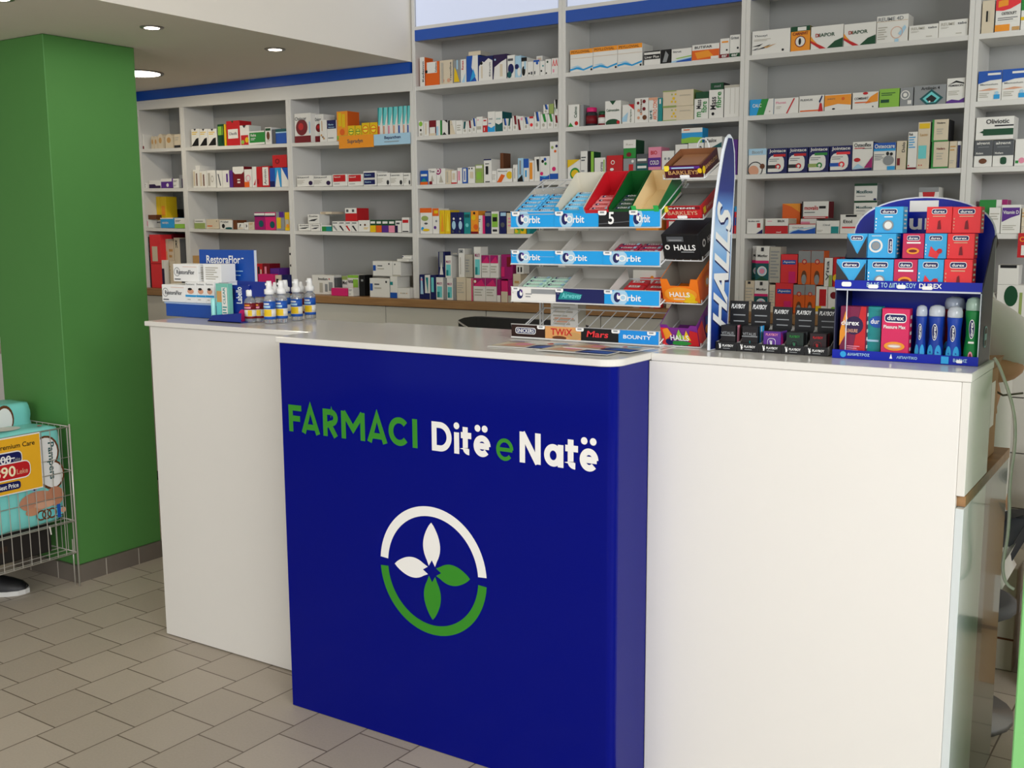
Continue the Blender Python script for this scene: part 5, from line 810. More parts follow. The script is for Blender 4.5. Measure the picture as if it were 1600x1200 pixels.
def M2(z, s_=0): return Matrix.Translation((0, HY + s_ * math.cos(S2), z + s_ * math.sin(S2))) @ Matrix.Rotation(S2, 4, 'X') @ Matrix.Translation((0, 0, .0028))
def mintbox(z, h, d, col, cin, front, sidep, label, cut=None, full=False, ys=.001):
    w = HX1 - HX0 - .002; th = .0018; q = MB(); M = M2(z) @ Matrix.Translation((HX0 + .001, ys, 0))
    if full:
        q.box((0, 0, 0), (w, d, h), col, .002)
    else:
        q.box((0, 0, 0), (w, d, th), col)
        for xa, xb in ((0, th), (w - th, w)):
            q.prism([(0, th), (d, th), (d, cut[1]), (0, cut[0])], xa, xb, col, 'x'); xi = xb + .0003 if xa == 0 else xa - .0003
            q.add([(xi, 0, th), (xi, d, th), (xi, d, cut[1]), (xi, 0, cut[0])], [(3, 2, 1, 0) if xa == 0 else (0, 1, 2, 3)], cin)
        q.box((th, d - th, th), (w - th, d, cut[1]), cin)
        q.prism([(th, th), (w - th, th), (w - th, cut[0]), (w * .82, cut[0]), (w * .76, h), (w * .24, h), (w * .18, cut[0]), (th, cut[0])], 0, th, col, 'y')
    q.deco((0, -.0003, 0), (w, 0, 0), (0, 0, h), front)
    q.deco((w + .0003, 0, 0), (0, d, 0), (0, 0, h if full else min(cut[0], h * 1.3)), sidep)
    tag(placed(q, 'mint_box', M), label, 'sweets box', 'sweets boxes in the mint rack')
    return M
M = mintbox(hz[0], .052, .115, '#7a2a8a', '#8b8780', 'p x 0 0 .25 0 .15 1 0 1;p O .1 .3 .3 .6 .2 1 .05 .9;p r .7 0 1 0 1 .8 .8 .9;p h .35 .3 .5 .95 .6 .4;p y .6 .4 .7 .9 .8 .3;e .5 .15 .3 g .12;e .2 .2 .1 n .18;T HALLS .25 .3 .75 .62 W', 'p x 0 0 .4 0 .3 1 0 .8;p b .4 0 .8 .1 .7 .9 .5 1;p g .7 .3 1 .2 1 .9;c .5 .4 .2 O', 'multicoloured fruit sweets box on the lowest tier of mint rack', (.060, .085))
M = mintbox(hz[1], .048, .115, '#ee7a1c', '#7d776c', 'e .5 .5 .45 O .45;c .75 .3 .3 y;T HALLS .2 .35 .75 .65 W;e .75 .08 .2 y .1;r .3 .2 .6 .25 w', 'r 0 0 1 1 o;c .5 .6 .25 O;c .5 .6 .15 w', 'open orange sweets box on the second tier from below', (.068, .085))
M = mintbox(hz[2], .072, .115, 'k', 'k', 'r .15 .72 .6 .92 S;r .2 .75 .55 .8 s;c .14 .5 .1 w;c .14 .5 .05 k;T HALLS .32 .38 .9 .6 W;r .5 .3 .85 .34 s', 'c .25 .5 .15 w;c .25 .5 .08 k;T HALLS .45 .35 .95 .6 W', 'closed black mint box on the middle tier of mint rack', None, True)
M = mintbox(hz[3], .034, .115, 'r', '#6b6660', 'c .05 .8 .3 Y;r .12 .72 .98 .95 R;T INTENSE .15 .76 .85 .9 W;T BARKLEYS .1 .28 .9 .6 f;R .35 0 .62 .24 W', 'T BARKLEYS .3 .35 .9 .6 f;r .1 .2 .25 .7 y', 'open red mint tin tray on the second tier from the top', (.034, .040))
M = mintbox(hz[4], .034, .115, '#4a1420', '#8a5a3a', 'c .05 .85 .3 Y;r .14 .72 .95 .92 v;r .2 .76 .8 .86 l;T BARKLEYS .1 .28 .9 .6 A;R .4 0 .66 .24 W;c .95 .55 .2 y', 'T BARKLEYS .2 .4 .9 .7 A;c .08 .5 .3 y', 'open dark brown mint tin tray on the top tier', (.034, .040))
for z, c, lb in ((hz[3], '#7a7772', 'grey mint tin lying in the red tray'), (hz[4], '#9a6a48', 'brown mint tin lying in the top tray')):
    q = MB(); q.box((-.04, -.045, 0), (.04, .045, .026), c, .004); tag(placed(q, 'mint_tin', M2(z) @ Matrix.Translation(((HX0 + HX1) / 2, .06, .0025))), lb, 'mint tin')
# ---------------------------------------------------------------- brochures on the blue counter
BRO = 'r 0 .1 .3 .9 c;p f .1 .2 .5 .1 .5 .6 .2 .8;c .35 .5 .16 p;r .55 0 1 .45 n;p b .6 .1 1 0 1 .3 .7 .4;r .55 .5 .8 .9 w;c .7 .7 .1 r;l .05 .7 .3 .95 3 v;e .8 .75 .1 l .15'
for i, (x, y, rz, w, h, lb) in enumerate(((-1.64, 2.40, .10, .21, .15, 'colourful leaflet at the left, under the sweets rack edge'), (-1.47, 2.375, .0, .21, .15, 'colourful leaflet in the middle of the leaflet pile'), (-1.435, 2.455, -.1, .21, .12, 'colourful leaflet lying furthest back under the strips'))):
    q = MB(); q.box((0, 0, 0), (w, h, .0012), 'w'); q.deco((0, 0, .0012), (w, 0, 0), (0, h, 0), BRO, lift=.0002)
    tag(q.build('leaflet', None, (x, y, CT + .0003 + i * .0019), rz), lb, 'leaflet', 'leaflets on the blue counter')
# white carton standing behind the sweets rack
q = carton_mesh(.095, .05, .10, 'w/q|l .1 .1 .9 .95 7 q;l .15 .3 .85 .5 2 f'); tag(q.build('paper_carton', None, (-1.665 + .03, 2.815 - .03 + .02, CT + .0005)), 'white carton with small print standing behind the sweets rack', 'carton')
# ---------------------------------------------------------------- black trays with small boxes
PB0, PB1, PY, RT_ = -1.0838, -.787, 2.648, 1.1732
BUN = 'e %g %g .035 W .16;p W %g %g %g %g %g %g;p W %g %g %g %g %g %g'
def rabbit(u, v, su, sv, c='W'):
    P_ = lambda a, b: '%g %g' % (u + a * su, v + b * sv)
    return 'e %s %g %s %g;p %s %s %s %s %s;p %s %s %s %s %s;p %s %s %s %s' % (P_(0, 0), .30 * su, c, .28 * sv, c, P_(-.22, .1), P_(-.45, .8), P_(-.3, 1), P_(.0, .25), c, P_(.02, .25), P_(.02, .8), P_(.2, .95), P_(.24, .1), c, P_(-.3, -.5), P_(.3, -.5), P_(0, -.15))
wd = (PB1 - PB0) / 5
prod = [('#1b1719', 'k/k', 'r .0 .56 1 .6 s;T VITALIS .05 .62 .9 .74 s;r .1 .15 .5 .2 R', 'r 0 0 1 1 k;r .25 0 .6 1 p;r .6 0 .75 1 R', 'black vitalis style carton with pink side', .062, .024),
        ('#1b1719', 'k/k', 'r .0 .56 1 .6 s;T VITALIS .05 .62 .9 .74 s;r .2 .12 .6 .17 t;r .5 .25 .55 .4 t', 'r 0 0 1 1 a;r 0 0 .3 1 k;r .5 0 .6 1 w', 'black carton with bright blue side', .062, .024),
        ('v', 'v/v', 'T PLAYBOY .15 .78 .85 .9 p;R .25 .08 .72 .66 W;R .27 .1 .7 .64 v;' + rabbit(.48, .3, .2, .28), 'r 0 0 1 1 v;p m 0 0 1 0 0 1', 'purple carton with white rabbit head emblem', .052, .030),
        ('#1d2b25', 'k/k', 'T PLAYBOY .2 .74 .8 .86 g;R .28 .08 .72 .62 #24523c;R .3 .1 .7 .6 k;' + rabbit(.5, .28, .2, .26, '#3f8a62'), 'r .4 0 .6 1 S', 'dark green carton with green rabbit head emblem', .052, .026),
        ('#2a1b1e', 'k/k', 'T PLAYBOY .2 .74 .8 .86 r;R .25 .06 .72 .6 R;R .27 .08 .7 .58 k;' + rabbit(.48, .28, .2, .26, 'r'), 'r .2 0 .5 1 R', 'black carton with red rabbit head emblem', .052, .030)]
for k in range(5):
    x0 = PB0 + wd * k + .0008; w = wd - .0016; kind = ['leftmost', 'second', 'middle', 'fourth', 'rightmost'][k]
    t = thing('display_tray', 'black cardboard tray with white rabbit head emblem, %s of five' % kind, 'display', (x0, PY, RT_), 0, 'black cardboard trays on the right counter')
    q = MB(); q.box((0, 0, 0), (w, .09, .002), 'k'); q.box((0, 0, .002), (w, .0015, .022), 'k')
    for xa in (0, w - .0015): q.prism([(.0015, .002), (.09, .002), (.09, .06), (.03, .024), (.0015, .022)], xa, xa + .0015, mat('#aaa8a4', .5), 'x')
    q.deco((0, -.0002, .0), (w, 0, 0), (0, 0, .022), rabbit(.22, .45, .16, .42) + ';T PLAYBOY .34 .45 .86 .72 W;r .36 .22 .7 .3 s'); q.build('tray', t)
    q = MB(); hb = .124 if k < 2 else .112
    q.box((.003, .0875, .022), (w - .003, .0895, hb), 'k'); q.deco((.003, .0873, .022), (w - .006, 0, 0), (0, 0, hb - .022), 'i PLAYBOY .08 .8 .8 .92 W;r .2 .62 .85 .65 s;r .22 .46 .8 .49 s'); q.build('back_card', t)
    c, ds, fr_, sd, lb, h, pw = prod[k]
    w2 = [.040, .042, .046, .044, .042][k]
    o = carton_mesh(w2, .045, h, c + '/k|' + fr_, 'box', sd).build('small_carton', None, (x0 + w / 2, PY + .012, RT_ + .0025)); tag(o, lb.replace('vitalis style ', '') + ' in the %s black tray' % kind, 'small carton', 'small cartons in the black trays')
# yellow and black cartons behind the fin sign
for x, w, h, c, lb in ((-1.108, .012, .09, 'y', 'narrow yellow carton behind the first black tray'), (-1.088, .032, .088, 'k', 'black carton standing behind the first black tray')): pass
# ---------------------------------------------------------------- blue two-level display
DX0, DX1, DY0, DY1 = -.772, -.4375, 2.636, 2.783
NB = mat('#0a20a0', .35, spec=.2); NBD = mat('#1a1f3c', .4); CLR = mat('#dfe8ee', .1, alpha=.25)
t = thing('display_stand', 'royal blue two level counter display with arched header, right end of counter', 'display', (0, 0, 0))
W_ = DX1 - DX0; q = MB()
arcp = [(DX0, RT_)] + [(DX1, RT_)] + [(DX0 + W_ / 2 + W_ / 2 * math.cos(math.pi * k / 24), 1.462 + (1.563 - 1.462) * math.sin(math.pi * k / 24) ** .8) for k in range(25)]
q.prism(arcp, DY1 - .004, DY1, mat('#dfe4f0', .4), 'y')
q.add([(DX0 + W_ / 2 + (x - DX0 - W_ / 2) * .985, DY1 - .0044, RT_ + (z - RT_) * .992) for x, z in arcp], [tuple(range(len(arcp)))], NB)
vs, fs, _ = textgeo('durex', .02); ha = onY(1396, 359, DY1 - .005); hb_ = onY(1512, 332, DY1 - .005); q.add([(ha.x + (hb_.x - ha.x) * u, DY1 - .0048, ha.z + (hb_.z - ha.z) * v) for u, v in vs], fs, 'W')
wa = onY(1421, 331, DY1 - .005); wb = onY(1467, 313, DY1 - .005); q.add([(wa.x, DY1 - .0049, wa.z), (wb.x, DY1 - .0049, wa.z), (wb.x, DY1 - .0049, wb.z), (wa.x, DY1 - .0049, wb.z)], [(0, 1, 2, 3)], 'W')
q.build('back_card', t)
q = MB(); side = [(DY0 + .004, RT_), (DY1 - .004, RT_), (DY1 - .004, 1.47), (DY1 - .03, 1.46), (DY0 + .02, 1.36), (DY0 + .004, 1.345)]
q.prism(side, DX0, DX0 + .003, NBD, 'x'); q.build('side_panel', t); q = MB(); q.prism(side, DX1 - .003, DX1, NBD, 'x')
q.deco((DX1 + .0002, DY0 + .05, 1.21), (0, .04, 0), (0, 0, .05), 'R 0 0 1 1 l;R .1 .07 .9 .93 K;r .2 .35 .8 .65 l'); q.build('side_panel', t)
bx('base', (DX0 + .003, DY0, RT_), (DX1 - .003, DY1 - .0045, RT_ + .004), NB, t)
bx('upper_shelf', (DX0 + .003, DY0 - .002, 1.339), (DX1 - .003, DY1 - .0045, 1.343), mat('#c9cfdc', .3), t)
def lipstrip(z0, z1, sp, nm):
    q = MB(); q.box((DX0, DY0 - .003, z0), (DX1, DY0, z1), NB); q.deco((DX0, DY0 - .0032, z0), (W_, 0, 0), (0, 0, z1 - z0), sp); q.build(nm, t)
lipstrip(RT_, RT_ + .021, 'c .08 .5 .35 a;T ΔΙΑΜΕΤΡΟΣ .11 .38 .27 .7 l;p W .41 .3 .43 .3 .42 .85;T ΛΙΠΑΝΤΙΚΟ .46 .35 .6 .65 l;r .76 .1 .81 .9 a;T ΒΑΣΗΣ .84 .35 .93 .72 l;R .86 .25 .9 .6 W', 'lower_strip')
lipstrip(1.3435, 1.364, 'R .05 .25 .12 .8 W;T ΒΑΛΕ_ΤΟ_ΔΙΠΛΑ_ΣΟΥ .23 .25 .57 .8 l;T DUREX .59 .25 .74 .8 W;R .24 .1 .31 .55 W;R .44 .15 .5 .6 W;R .61 .1 .68 .5 W', 'upper_strip')
q = MB()
for x in (DX0 + .03, DX1 - .002): q.tube([(x, DY0 + .001, RT_ + .004), (x, DY0 + .001, 1.339)], .0015, mat('#d8dce6', .2), 6)
q.build('clear_support', t)
def DP(c): return 'R .2 .72 .8 .92 W;R .22 .74 .78 .9 n;T durex .28 .77 .72 .87 W'
BL = 'u|' + DP(0) + ';r .35 .6 .65 .64 W;o .5 .3 .14 .2 s;c .5 .3 .14 w;l .05 .1 .1 .6 4 W'
RDX = 'x|' + DP(0) + ';r .25 .62 .75 .66 f;p R .45 .15 .6 .15 .55 .5 .48 .45;l .05 .1 .1 .6 4 f'
PK = '#c42a56|' + DP(0) + ';r .2 .6 .85 .66 W;e .5 .3 .3 O .13;e .5 .3 .2 R .06'
FR = 'u|' + DP(0) + ';p x .2 .1 .6 0 .8 .4 .5 .3 .3 .5;c .7 .3 .12 r;l .05 .1 .1 .6 4 W'
TRI = 'u/u|p K 0 0 1 0 1 .9 .55 .15 0 .9;p u .02 1 .98 1 .5 .2;' + DP(0)
ROT = 'u|o .3 .5 .2 .28 w;c .3 .5 .17 s;R .74 .2 .9 .8 W;R .76 .22 .88 .78 n;v durex .78 .3 .86 .7 W;l .15 .88 .5 .93 1 W'
def dz(x0, x1, y0, y1, Y, d, des, lb, base): return put(1290 + x0 / 4, 1290 + x1 / 4, 290 + y0 / 4, 290 + y1 / 4, Y, d, des, lb + ' on blue display', base, 'small_carton', 'small carton', 'small cartons on the blue display', 'l .2 .1 .8 .9 5 w')
zA = 1.3436; YA = 2.642
r1 = [dz(a, b, 462, 0, YA, .045, s_, lb, zA) for a, b, s_, lb in ((78, 262, TRI, 'blue carton with black triangle, left end of bottom row'), (272, 436, BL, 'blue carton with silver ring, bottom row'), (440, 586, PK, 'pink carton with lips picture, bottom row'), (590, 752, FR, 'blue carton with strawberries, bottom row'), (756, 934, RDX, 'red carton at right of bottom row'))]
z1 = 1.3436 + max(o.dimensions.z for o in r1) + .0008; YB_ = 2.660
def topz(objs): return max(max(v.co.z for v in o.data.vertices) + o.location.z for o in objs) + .0008
z1 = topz(r1)
bx2 = MB()
r2 = [dz(a, b, 300, 0, YB_, .045, s_, lb, z1) for a, b, s_, lb in ((142, 268, TRI, 'blue carton with black triangle, second row'), (272, 448, ROT, 'blue carton lying sideways, second row'), (492, 626, PK, 'pink carton with lips picture, second row'), (630, 768, FR, 'blue carton with strawberries, second row'), (772, 942, RDX, 'red carton, second row'))]
z2 = topz(r2); YC_ = 2.676
r3 = [dz(a, b, 132, 0, YC_, .045, s_, lb, z2) for a, b, s_, lb in ((312, 490, BL, 'blue carton with silver ring, top row'), (638, 797, RDX, 'left red carton of the top row'), (800, 978, RDX, 'right red carton of the top row'))]
zB = RT_ + .0045
dz(110, 272, 755, 0, 2.650, .03, '#7a1c44|p O 0 .2 .4 .6 .2 .9 0 .5;p r .5 0 1 0 1 1 .8 1;c .55 .62 .36 V;T durex .05 .62 .75 .72 W;T PLEASURE .2 .48 .7 .55 f;l .3 .1 .8 .22 3 p', 'tall maroon carton with round picture, lower level left', zB)
dz(276, 368, 758, 0, 2.668, .03, 't|e .8 .7 .6 b .12;T dur .3 .66 .9 .76 W;r .1 .3 .9 .34 l', 'tall teal carton half hidden on lower level', zB)
dz(372, 546, 770, 0, 2.650, .03, '#d6285e|R .1 .72 .9 .9 W;R .12 .74 .88 .88 n;T durex .2 .77 .8 .86 W;T Pleasure_Max .08 .6 .88 .67 W;e .5 .25 .38 O .09;e .5 .25 .26 f .05;e .5 .25 .22 w .02', 'tall pink carton with lips, middle of lower level', zB)
def gel(x0, x1, y0, Y, body, capc, lb, low='a'):
    a = onY(1290 + x0 / 4, 290 + (y0 + 1000) / 8, Y); b = onY(1290 + x1 / 4, 290 + (y0 + 1000) / 8, Y); zt = onY(1290 + (x0 + x1) / 8, 290 + y0 / 4, Y).z
    r = (b.x - a.x) / 2; h = zt - zB; t = thing('gel_bottle', lb, 'bottle', ((a.x + b.x) / 2, Y + r * .8, zB), 0, 'gel bottles on the blue display')
    q = MB(); q.lathe([(r * .82, 0), (r * .9, h * .02), (r, h * .15), (r * .8, h * .4), (r * .84, h * .6), (r * .97, h * .78), (r * .9, h * .8)], body, 22)
    q.build('bottle_body', t)
    q = MB(); q.lathe([(r * .92, h * .8), (r * .95, h * .82), (r * .95, h * .9), (r * .8, h * .97), (r * .3, h)], mat(capc, .15, trans=.3), 22); q.build('cap', t)
    q = MB(); rr = r * 1.0
    def pt(u, v, e): # wrap on body front
        rad = r * (.8 + .2 * min(1, abs(v - .45) / .33)) + e; an = math.radians(270 + u * 50); return (rad * math.cos(an) * 1.02, rad * math.sin(an) * 1.02, h * v)
    def loop(pts, c, e): q.add([pt(u, v, e) for u, v in pts], [tuple(range(len(pts)))], c)
    E = lambda cu, cv, ru, rv, n=16: [(cu + ru * math.cos(2 * math.pi * i / n), cv + rv * math.sin(2 * math.pi * i / n)) for i in range(n)]
    loop(E(0, .52, .42, .15), 'W', .001); loop(E(0, .52, .36, .135), 'n', .0014)
    vs, fs, _ = textgeo('durex', .02); q.add([pt(.2 - .4 * v, .41 + .22 * u, .0018) for u, v in vs], fs, 'W')
    if low == 'a': loop(E(-.55, .15, .45, .14), 'u', .001); loop(E(.6, .15, .45, .14), 'a', .001); loop(E(.1, .07, .12, .05), 'W', .0015)
    else: loop(E(0, .1, .3, .08), 'p', .001); loop(E(0, .1, .15, .05), 'R', .0015); loop([(-.4, .3), (.4, .3), (.4, .33), (-.4, .33)], 'w', .001)
    q.build('label', t)
gel(556, 628, 748, 2.652, '#123a9c', '#cfd8e8', 'slim blue gel bottle, first of the bottles from left on lower level')
gel(632, 738, 748, 2.652, '#123a9c', '#dfe6f0', 'wide blue gel bottle, second from left on lower level')
gel(748, 850, 756, 2.644, '#1440a8', '#dfe6f0', 'wide blue gel bottle at front, third from left on lower level')
gel(726, 862, 696, 2.700, '#8a1c24', '#c8d4e4', 'red gel bottle with large clear cap, behind the blue ones')
gel(862, 972, 700, 2.652, '#0e7a38', '#b9d8c6', 'green gel bottle at the right end of lower level', 'g')
# ---------------------------------------------------------------- wire basket, nappy packs
BXp = -3.925; BY0, BY1 = 1.75, 2.672; SILV = mat('#c4c0b6', .35, .45)
t = thing('wire_basket', 'silver wire basket bin standing before the green pillar', 'basket', (0, 0, 0))
q = MB(); zt_, zf, zb0 = .686, .285, .148; X2 = -4.55
def rail(z, ys=BY0, ye=BY1, r=.003, x=BXp): q.tube([(x, ys, z), (x, ye, z)], r, SILV, 6)
rail(zt_); rail(.50, r=.002); rail(.40, r=.002) ; rail(.56, r=.0015) ; rail(zf, r=.003); rail(zb0, r=.003)
for k in range(24):
    y = BY1 - .012 - k * .0395; q.tube([(BXp + .001, y, zb0), (BXp + .001, y, zt_)], .0017, SILV, 5)
for y in (BY1, BY0): q.tube([(BXp, y, 0.001), (BXp, y, zt_ + .01)], .004, SILV, 6)
q.build('side_grid', t)
q = MB()
for z in (zt_, .50, zf, zb0): q.tube([(BXp, BY1, z), (X2, BY1, z)], .0025, SILV, 6); q.tube([(X2, BY0, z), (X2, BY1, z)], .0025, SILV, 6); q.tube([(BXp, BY0, z), (X2, BY0, z)], .0025, SILV, 6)
for k in range(15): x = BXp - .02 - .041 * k; q.tube([(x, BY1, zb0), (x, BY1, zt_)], .0017, SILV, 5)
for y in (BY1, BY0): q.tube([(X2, y, .001), (X2, y, zt_)], .004, SILV, 6)
q.tube([(BXp - .03, BY1, .001), (BXp - .03, BY1, .2)], .003, SILV, 6)
q.build('end_grid', t)
q = MB()
for k in range(12): x = BXp - .02 - .05 * k; q.tube([(x, BY0, zf), (x, BY1, zf)], .002, SILV, 5)
for y in (2.55, 2.2, 1.9): q.tube([(BXp + .004, y, zf + .004), (BXp + .004, y + .004, zf - .03)], .0035, mat('#e8e4da', .3, .5), 5)
q.build('basket_floor', t)
AQ = mat('#86e0da', .35); AQD = '#2f9c9c'
def pack(loc, size, label, rz=0, tl=0, top='', side=''):
    """soft nappy pack: rounded pillow with printed front; printed side faces +x"""
    import bmesh
    w, d, h = size; bm = bmesh.new(); bmesh.ops.create_cube(bm, size=1)
    bmesh.ops.subdivide_edges(bm, edges=bm.edges[:], cuts=7, use_grid_fill=True)
    for v in bm.verts:
        p = v.co * 2; e = 11
        n = (abs(p.x) ** e + abs(p.y) ** e + abs(p.z) ** e) ** (1 / e)
        p = p / n; wob = 1 + .012 * math.sin(9 * p.z + 5 * p.y) + .01 * math.sin(14 * p.y * p.x)
        v.co = Vector((p.x * w / 2 * wob, p.y * d / 2 * wob, p.z * h / 2 * (1 + .01 * math.sin(8 * p.y))))
    me = bpy.data.meshes.new('nappy_pack'); 
    for f in bm.faces: f.smooth = True
    zl = min(v.co.z for v in bm.verts)
    bm.to_mesh(me); bm.free(); me.materials.append(AQ)
    o = bpy.data.objects.new('nappy_pack', me); C.objects.link(o); o.location = loc; o.rotation_euler = (tl, 0, rz)
    tag(o, label, 'nappy pack', 'aqua nappy packs in the wire basket')
    for spec, O, U_v, V_v, nm in ((side, (w / 2 * 1.012, -d / 2, -h / 2), (0, d, 0), (0, 0, h), 'printed_front'), (top, (-w / 2, -d / 2, h / 2 * 1.012), (w, 0, 0), (0, d, 0), 'printed_top')):
        if spec:
            q = MB(); q.deco(O, U_v, V_v, spec, lift=.0008); c = q.build(nm, o)
    return o
HEART = 'e .62 .66 .3 B .17;e .42 .82 .26 B .15;e .62 .66 .26 W .15;e .42 .82 .23 W .13;e .45 .7 .2 W .14'
BABY = 'e .5 .36 .3 f .12;e .3 .36 .2 f .11;e .78 .38 .2 f .1;e .7 .42 .12 #c98a66 .04;e .15 .22 .14 #cf9370 .05'
SIDE = 'e .79 .74 .155 B .175;e .86 .5 .13 B .15;p B .6 .5 .75 .66 .9 .6 .8 .36;e .79 .74 .135 W .155;e .86 .5 .11 W .13;p W .64 .5 .74 .62 .9 .6 .8 .39;V Pampers .80 .46 .89 .84 T;c .7 .62 .012 k;c .7 .57 .012 k;c .7 .52 .012 k;r .3 .86 .64 .95 P;r .64 .82 .7 .95 P;e .64 .42 .05 l .05;c .64 .4 .02 n;e .66 .27 .2 #c98f72 .10;e .86 .28 .1 #c08466 .10;e .74 .22 .12 #dba98c .04;e .6 .17 .08 #cf9370 .04;R .64 .07 .96 .16 B;R .65 .078 .95 .152 i;o .69 .115 .04 .055 B;o .75 .115 .04 .055 B;o .81 .115 .04 .055 B;r .87 .05 .91 .19 b;c .94 .12 .03 f'
pz = zf + .004
pack((-4.030, 2.455, pz + .205), (.16, .40, .405), 'upright aqua nappy pack at the right end of basket', side=SIDE, top='e .5 .5 .3 w .15;c .8 .8 .06 x')
pack((-4.035, 2.06, pz + .16), (.15, .36, .32), 'lower aqua nappy pack left of the upright one, behind the price sign', side=HEART + ';' + BABY + ';e .85 .2 .1 W .12;c .83 .22 .04 n')
pack((-4.24, 2.49, .70), (.17, .345, .15), 'aqua nappy pack lying on top, nearest the pillar', rz=.0, side='e .62 .6 .12 B .4;e .62 .58 .1 W .34;e .4 .4 .2 W .25;T Pampers .5 .2 .7 .38 T;e .15 .3 .15 A .12;c .25 .6 .05 n', top='e .5 .5 .3 j .1')
pack((-4.24, 2.11, .65), (.17, .33, .16), 'aqua nappy pack lying on top at the left picture edge', side='e .5 .5 .3 W .3')
pack((-4.24, 2.40, pz + .14), (.15, .38, .28), 'aqua nappy pack hidden low behind the upright one')
q = MB()
for k in range(12): x = BXp - .02 - .05 * k; q.tube([(x, BY0, zb0), (x, BY1, zb0)], .002, SILV, 5)
q.build('lower_floor', bpy.data.objects['wire_basket'])
q = MB(); q.box((-.22, -.2, 0), (.22, .2, .125), mat('#1d1714', .7, noise=.1), .006); q.deco((.2202, -.2, 0), (0, .4, 0), (0, 0, .125), 'r .1 .4 .5 .6 #3a2a22', lift=.0005); tag(q.build('shade_filler', None, (-4.24, 2.42, .151)), 'dark brown box added for the shade on the lowest wire level of basket', 'box')  # added dark box, stands in for deep shade behind the wires
# price sign
t0 = onX(62, 675, BXp + .012); t1 = onX(65, 762, BXp + .012)
W_s = .32; q = MB(); y1_ = t0.y; z1_ = t0.z; z0_ = t1.z; q.box((0, -W_s, 0), (.003, 0, z1_ - z0_), 'W')
q.deco((.0032, -W_s, 0), (0, W_s, 0), (0, 0, z1_ - z0_), 'r .01 .02 .99 .98 #f0b428;T Pampers_Premium_Care .1 .77 .92 .88 k;R .24 .5 .74 .75 W;R .25 .52 .73 .73 n;T 2400 .31 .55 .59 .69 W;T Leke .62 .57 .71 .63 s;r .3 .62 .64 .64 W;R .2 .25 .84 .56 W;R .21 .27 .83 .54 r;T 1890 .28 .31 .637 .5 #fff0c8;T Leke .65 .33 .80 .42 f;R .35 .08 .69 .22 n;T Best_Price .39 .11 .66 .19 W')
tag(q.build('price_sign', None, (BXp + .008, y1_, z0_)), 'yellow price sign with red price hanging on the wire basket', 'sign')
# shoe under the basket
q = MB(); c = onZ(14, 930, 0)
def shoe_ring(s_): return s_
t = thing('shoe', 'black shoe with white toe sole under the wire basket', 'shoe', (c.x - .07, c.y - .02, .001), math.radians(38))
secs = [(-.14, .034, .10), (-.10, .044, .11), (-.04, .046, .10), (.02, .050, .08), (.07, .050, .066), (.11, .040, .052), (.132, .020, .036)]
vs = []; n = 12
for x, w, h in secs: vs += [(x, w * math.cos(math.pi * k / (n - 1)), .018 + (h - .018) * math.sin(math.pi * k / (n - 1))) for k in range(n)]
q.add(vs, [(i * n + k, i * n + k + 1, (i + 1) * n + k + 1, (i + 1) * n + k) for i in range(len(secs) - 1) for k in range(n - 1)] + [tuple(range(n)), tuple((len(secs) - 1) * n + k for k in range(n - 1, -1, -1))], mat('#121214', .5), True); q.build('upper', t)
q = MB(); out = [(x, w * 1.06) for x, w, h in secs] + [(.142, 0)] + [(x, -w * 1.06) for x, w, h in reversed(secs)]
q.prism(out[::-1], 0, .02, mat('#d9d8d4', .5), 'z'); q.build('sole', t)
q = MB()
for k in range(4): q.tube([(.0 + .02 * k, -.02, .066 - .005 * k), (.0 + .02 * k, .02, .066 - .005 * k)], .0025, mat('#3a3a3c', .7), 5)
q.build('laces', t)
# shelf of goods on the far left wall, just visible past the pillar
t = thing('wall_shelf', 'white wall shelf seen past the left side of green pillar', 'shelf', (0, 0, 0))
for z in (.95, 1.28): bx('shelf_board', (-5.2, 3.0, z), (-4.80, 3.5, z + .02), SH, t)
bx('side_panel', (-5.2, 2.98, 0.001), (-4.80, 2.998, .9), SH, t); bx('back_panel', (-5.2, 3.502, .001), (-4.80, 3.515, 1.5), SH, t)
for i, (z, c) in enumerate(((.9715, 'B'), (1.3015, 'A'))):
    o = carton_mesh(.3, .2, .12, c + '|r .1 .3 .5 .7 K').build('carton', None, (-4.98, 3.05, z)); tag(o, 'brown carton on the %s board past the green pillar' % ['lower', 'upper'][i], 'carton')
# ---------------------------------------------------------------- office chair behind the counter
a = onY(716, 493, 3.35); bq = onY(862, 503, 3.35); CHK = mat('#1c1b1c', .5); cw = .56; cx_ = a.x + cw / 2; zt2 = onY(760, 494, 3.35).z
t = thing('office_chair', 'black office chair whose back shows just above the blue counter', 'chair', (cx_, 3.45, 0))
q = MB(); n = 16; P1 = []; 
for k in range(n + 1):
    u = k / n * 2 - 1; y = -.10 + .05 * (1 - u * u) * -1 + .0; x = u * cw / 2; top = zt2 - .02 * abs(u) ** 6
    P1.append((x, y, top))
vs = [(x, y + dy, z) for dy in (0, .03) for z_ in (0, 1) for x, y, z in [(p[0], p[1], p[2] if z_ else .62) for p in P1]]
m_ = n + 1; fs = []
for k in range(n):
    fs += [(k, k + 1, m_ + k + 1, m_ + k), (2 * m_ + k + 1, 2 * m_ + k, 3 * m_ + k, 3 * m_ + k + 1), (m_ + k, m_ + k + 1, 3 * m_ + k + 1, 3 * m_ + k), (k + 1, k, 2 * m_ + k, 2 * m_ + k + 1)]
fs += [(0, m_, 3 * m_, 2 * m_), (n, 2 * m_ + n, 3 * m_ + n, m_ + n)]
q.add(vs, fs, CHK); q.build('backrest', t)
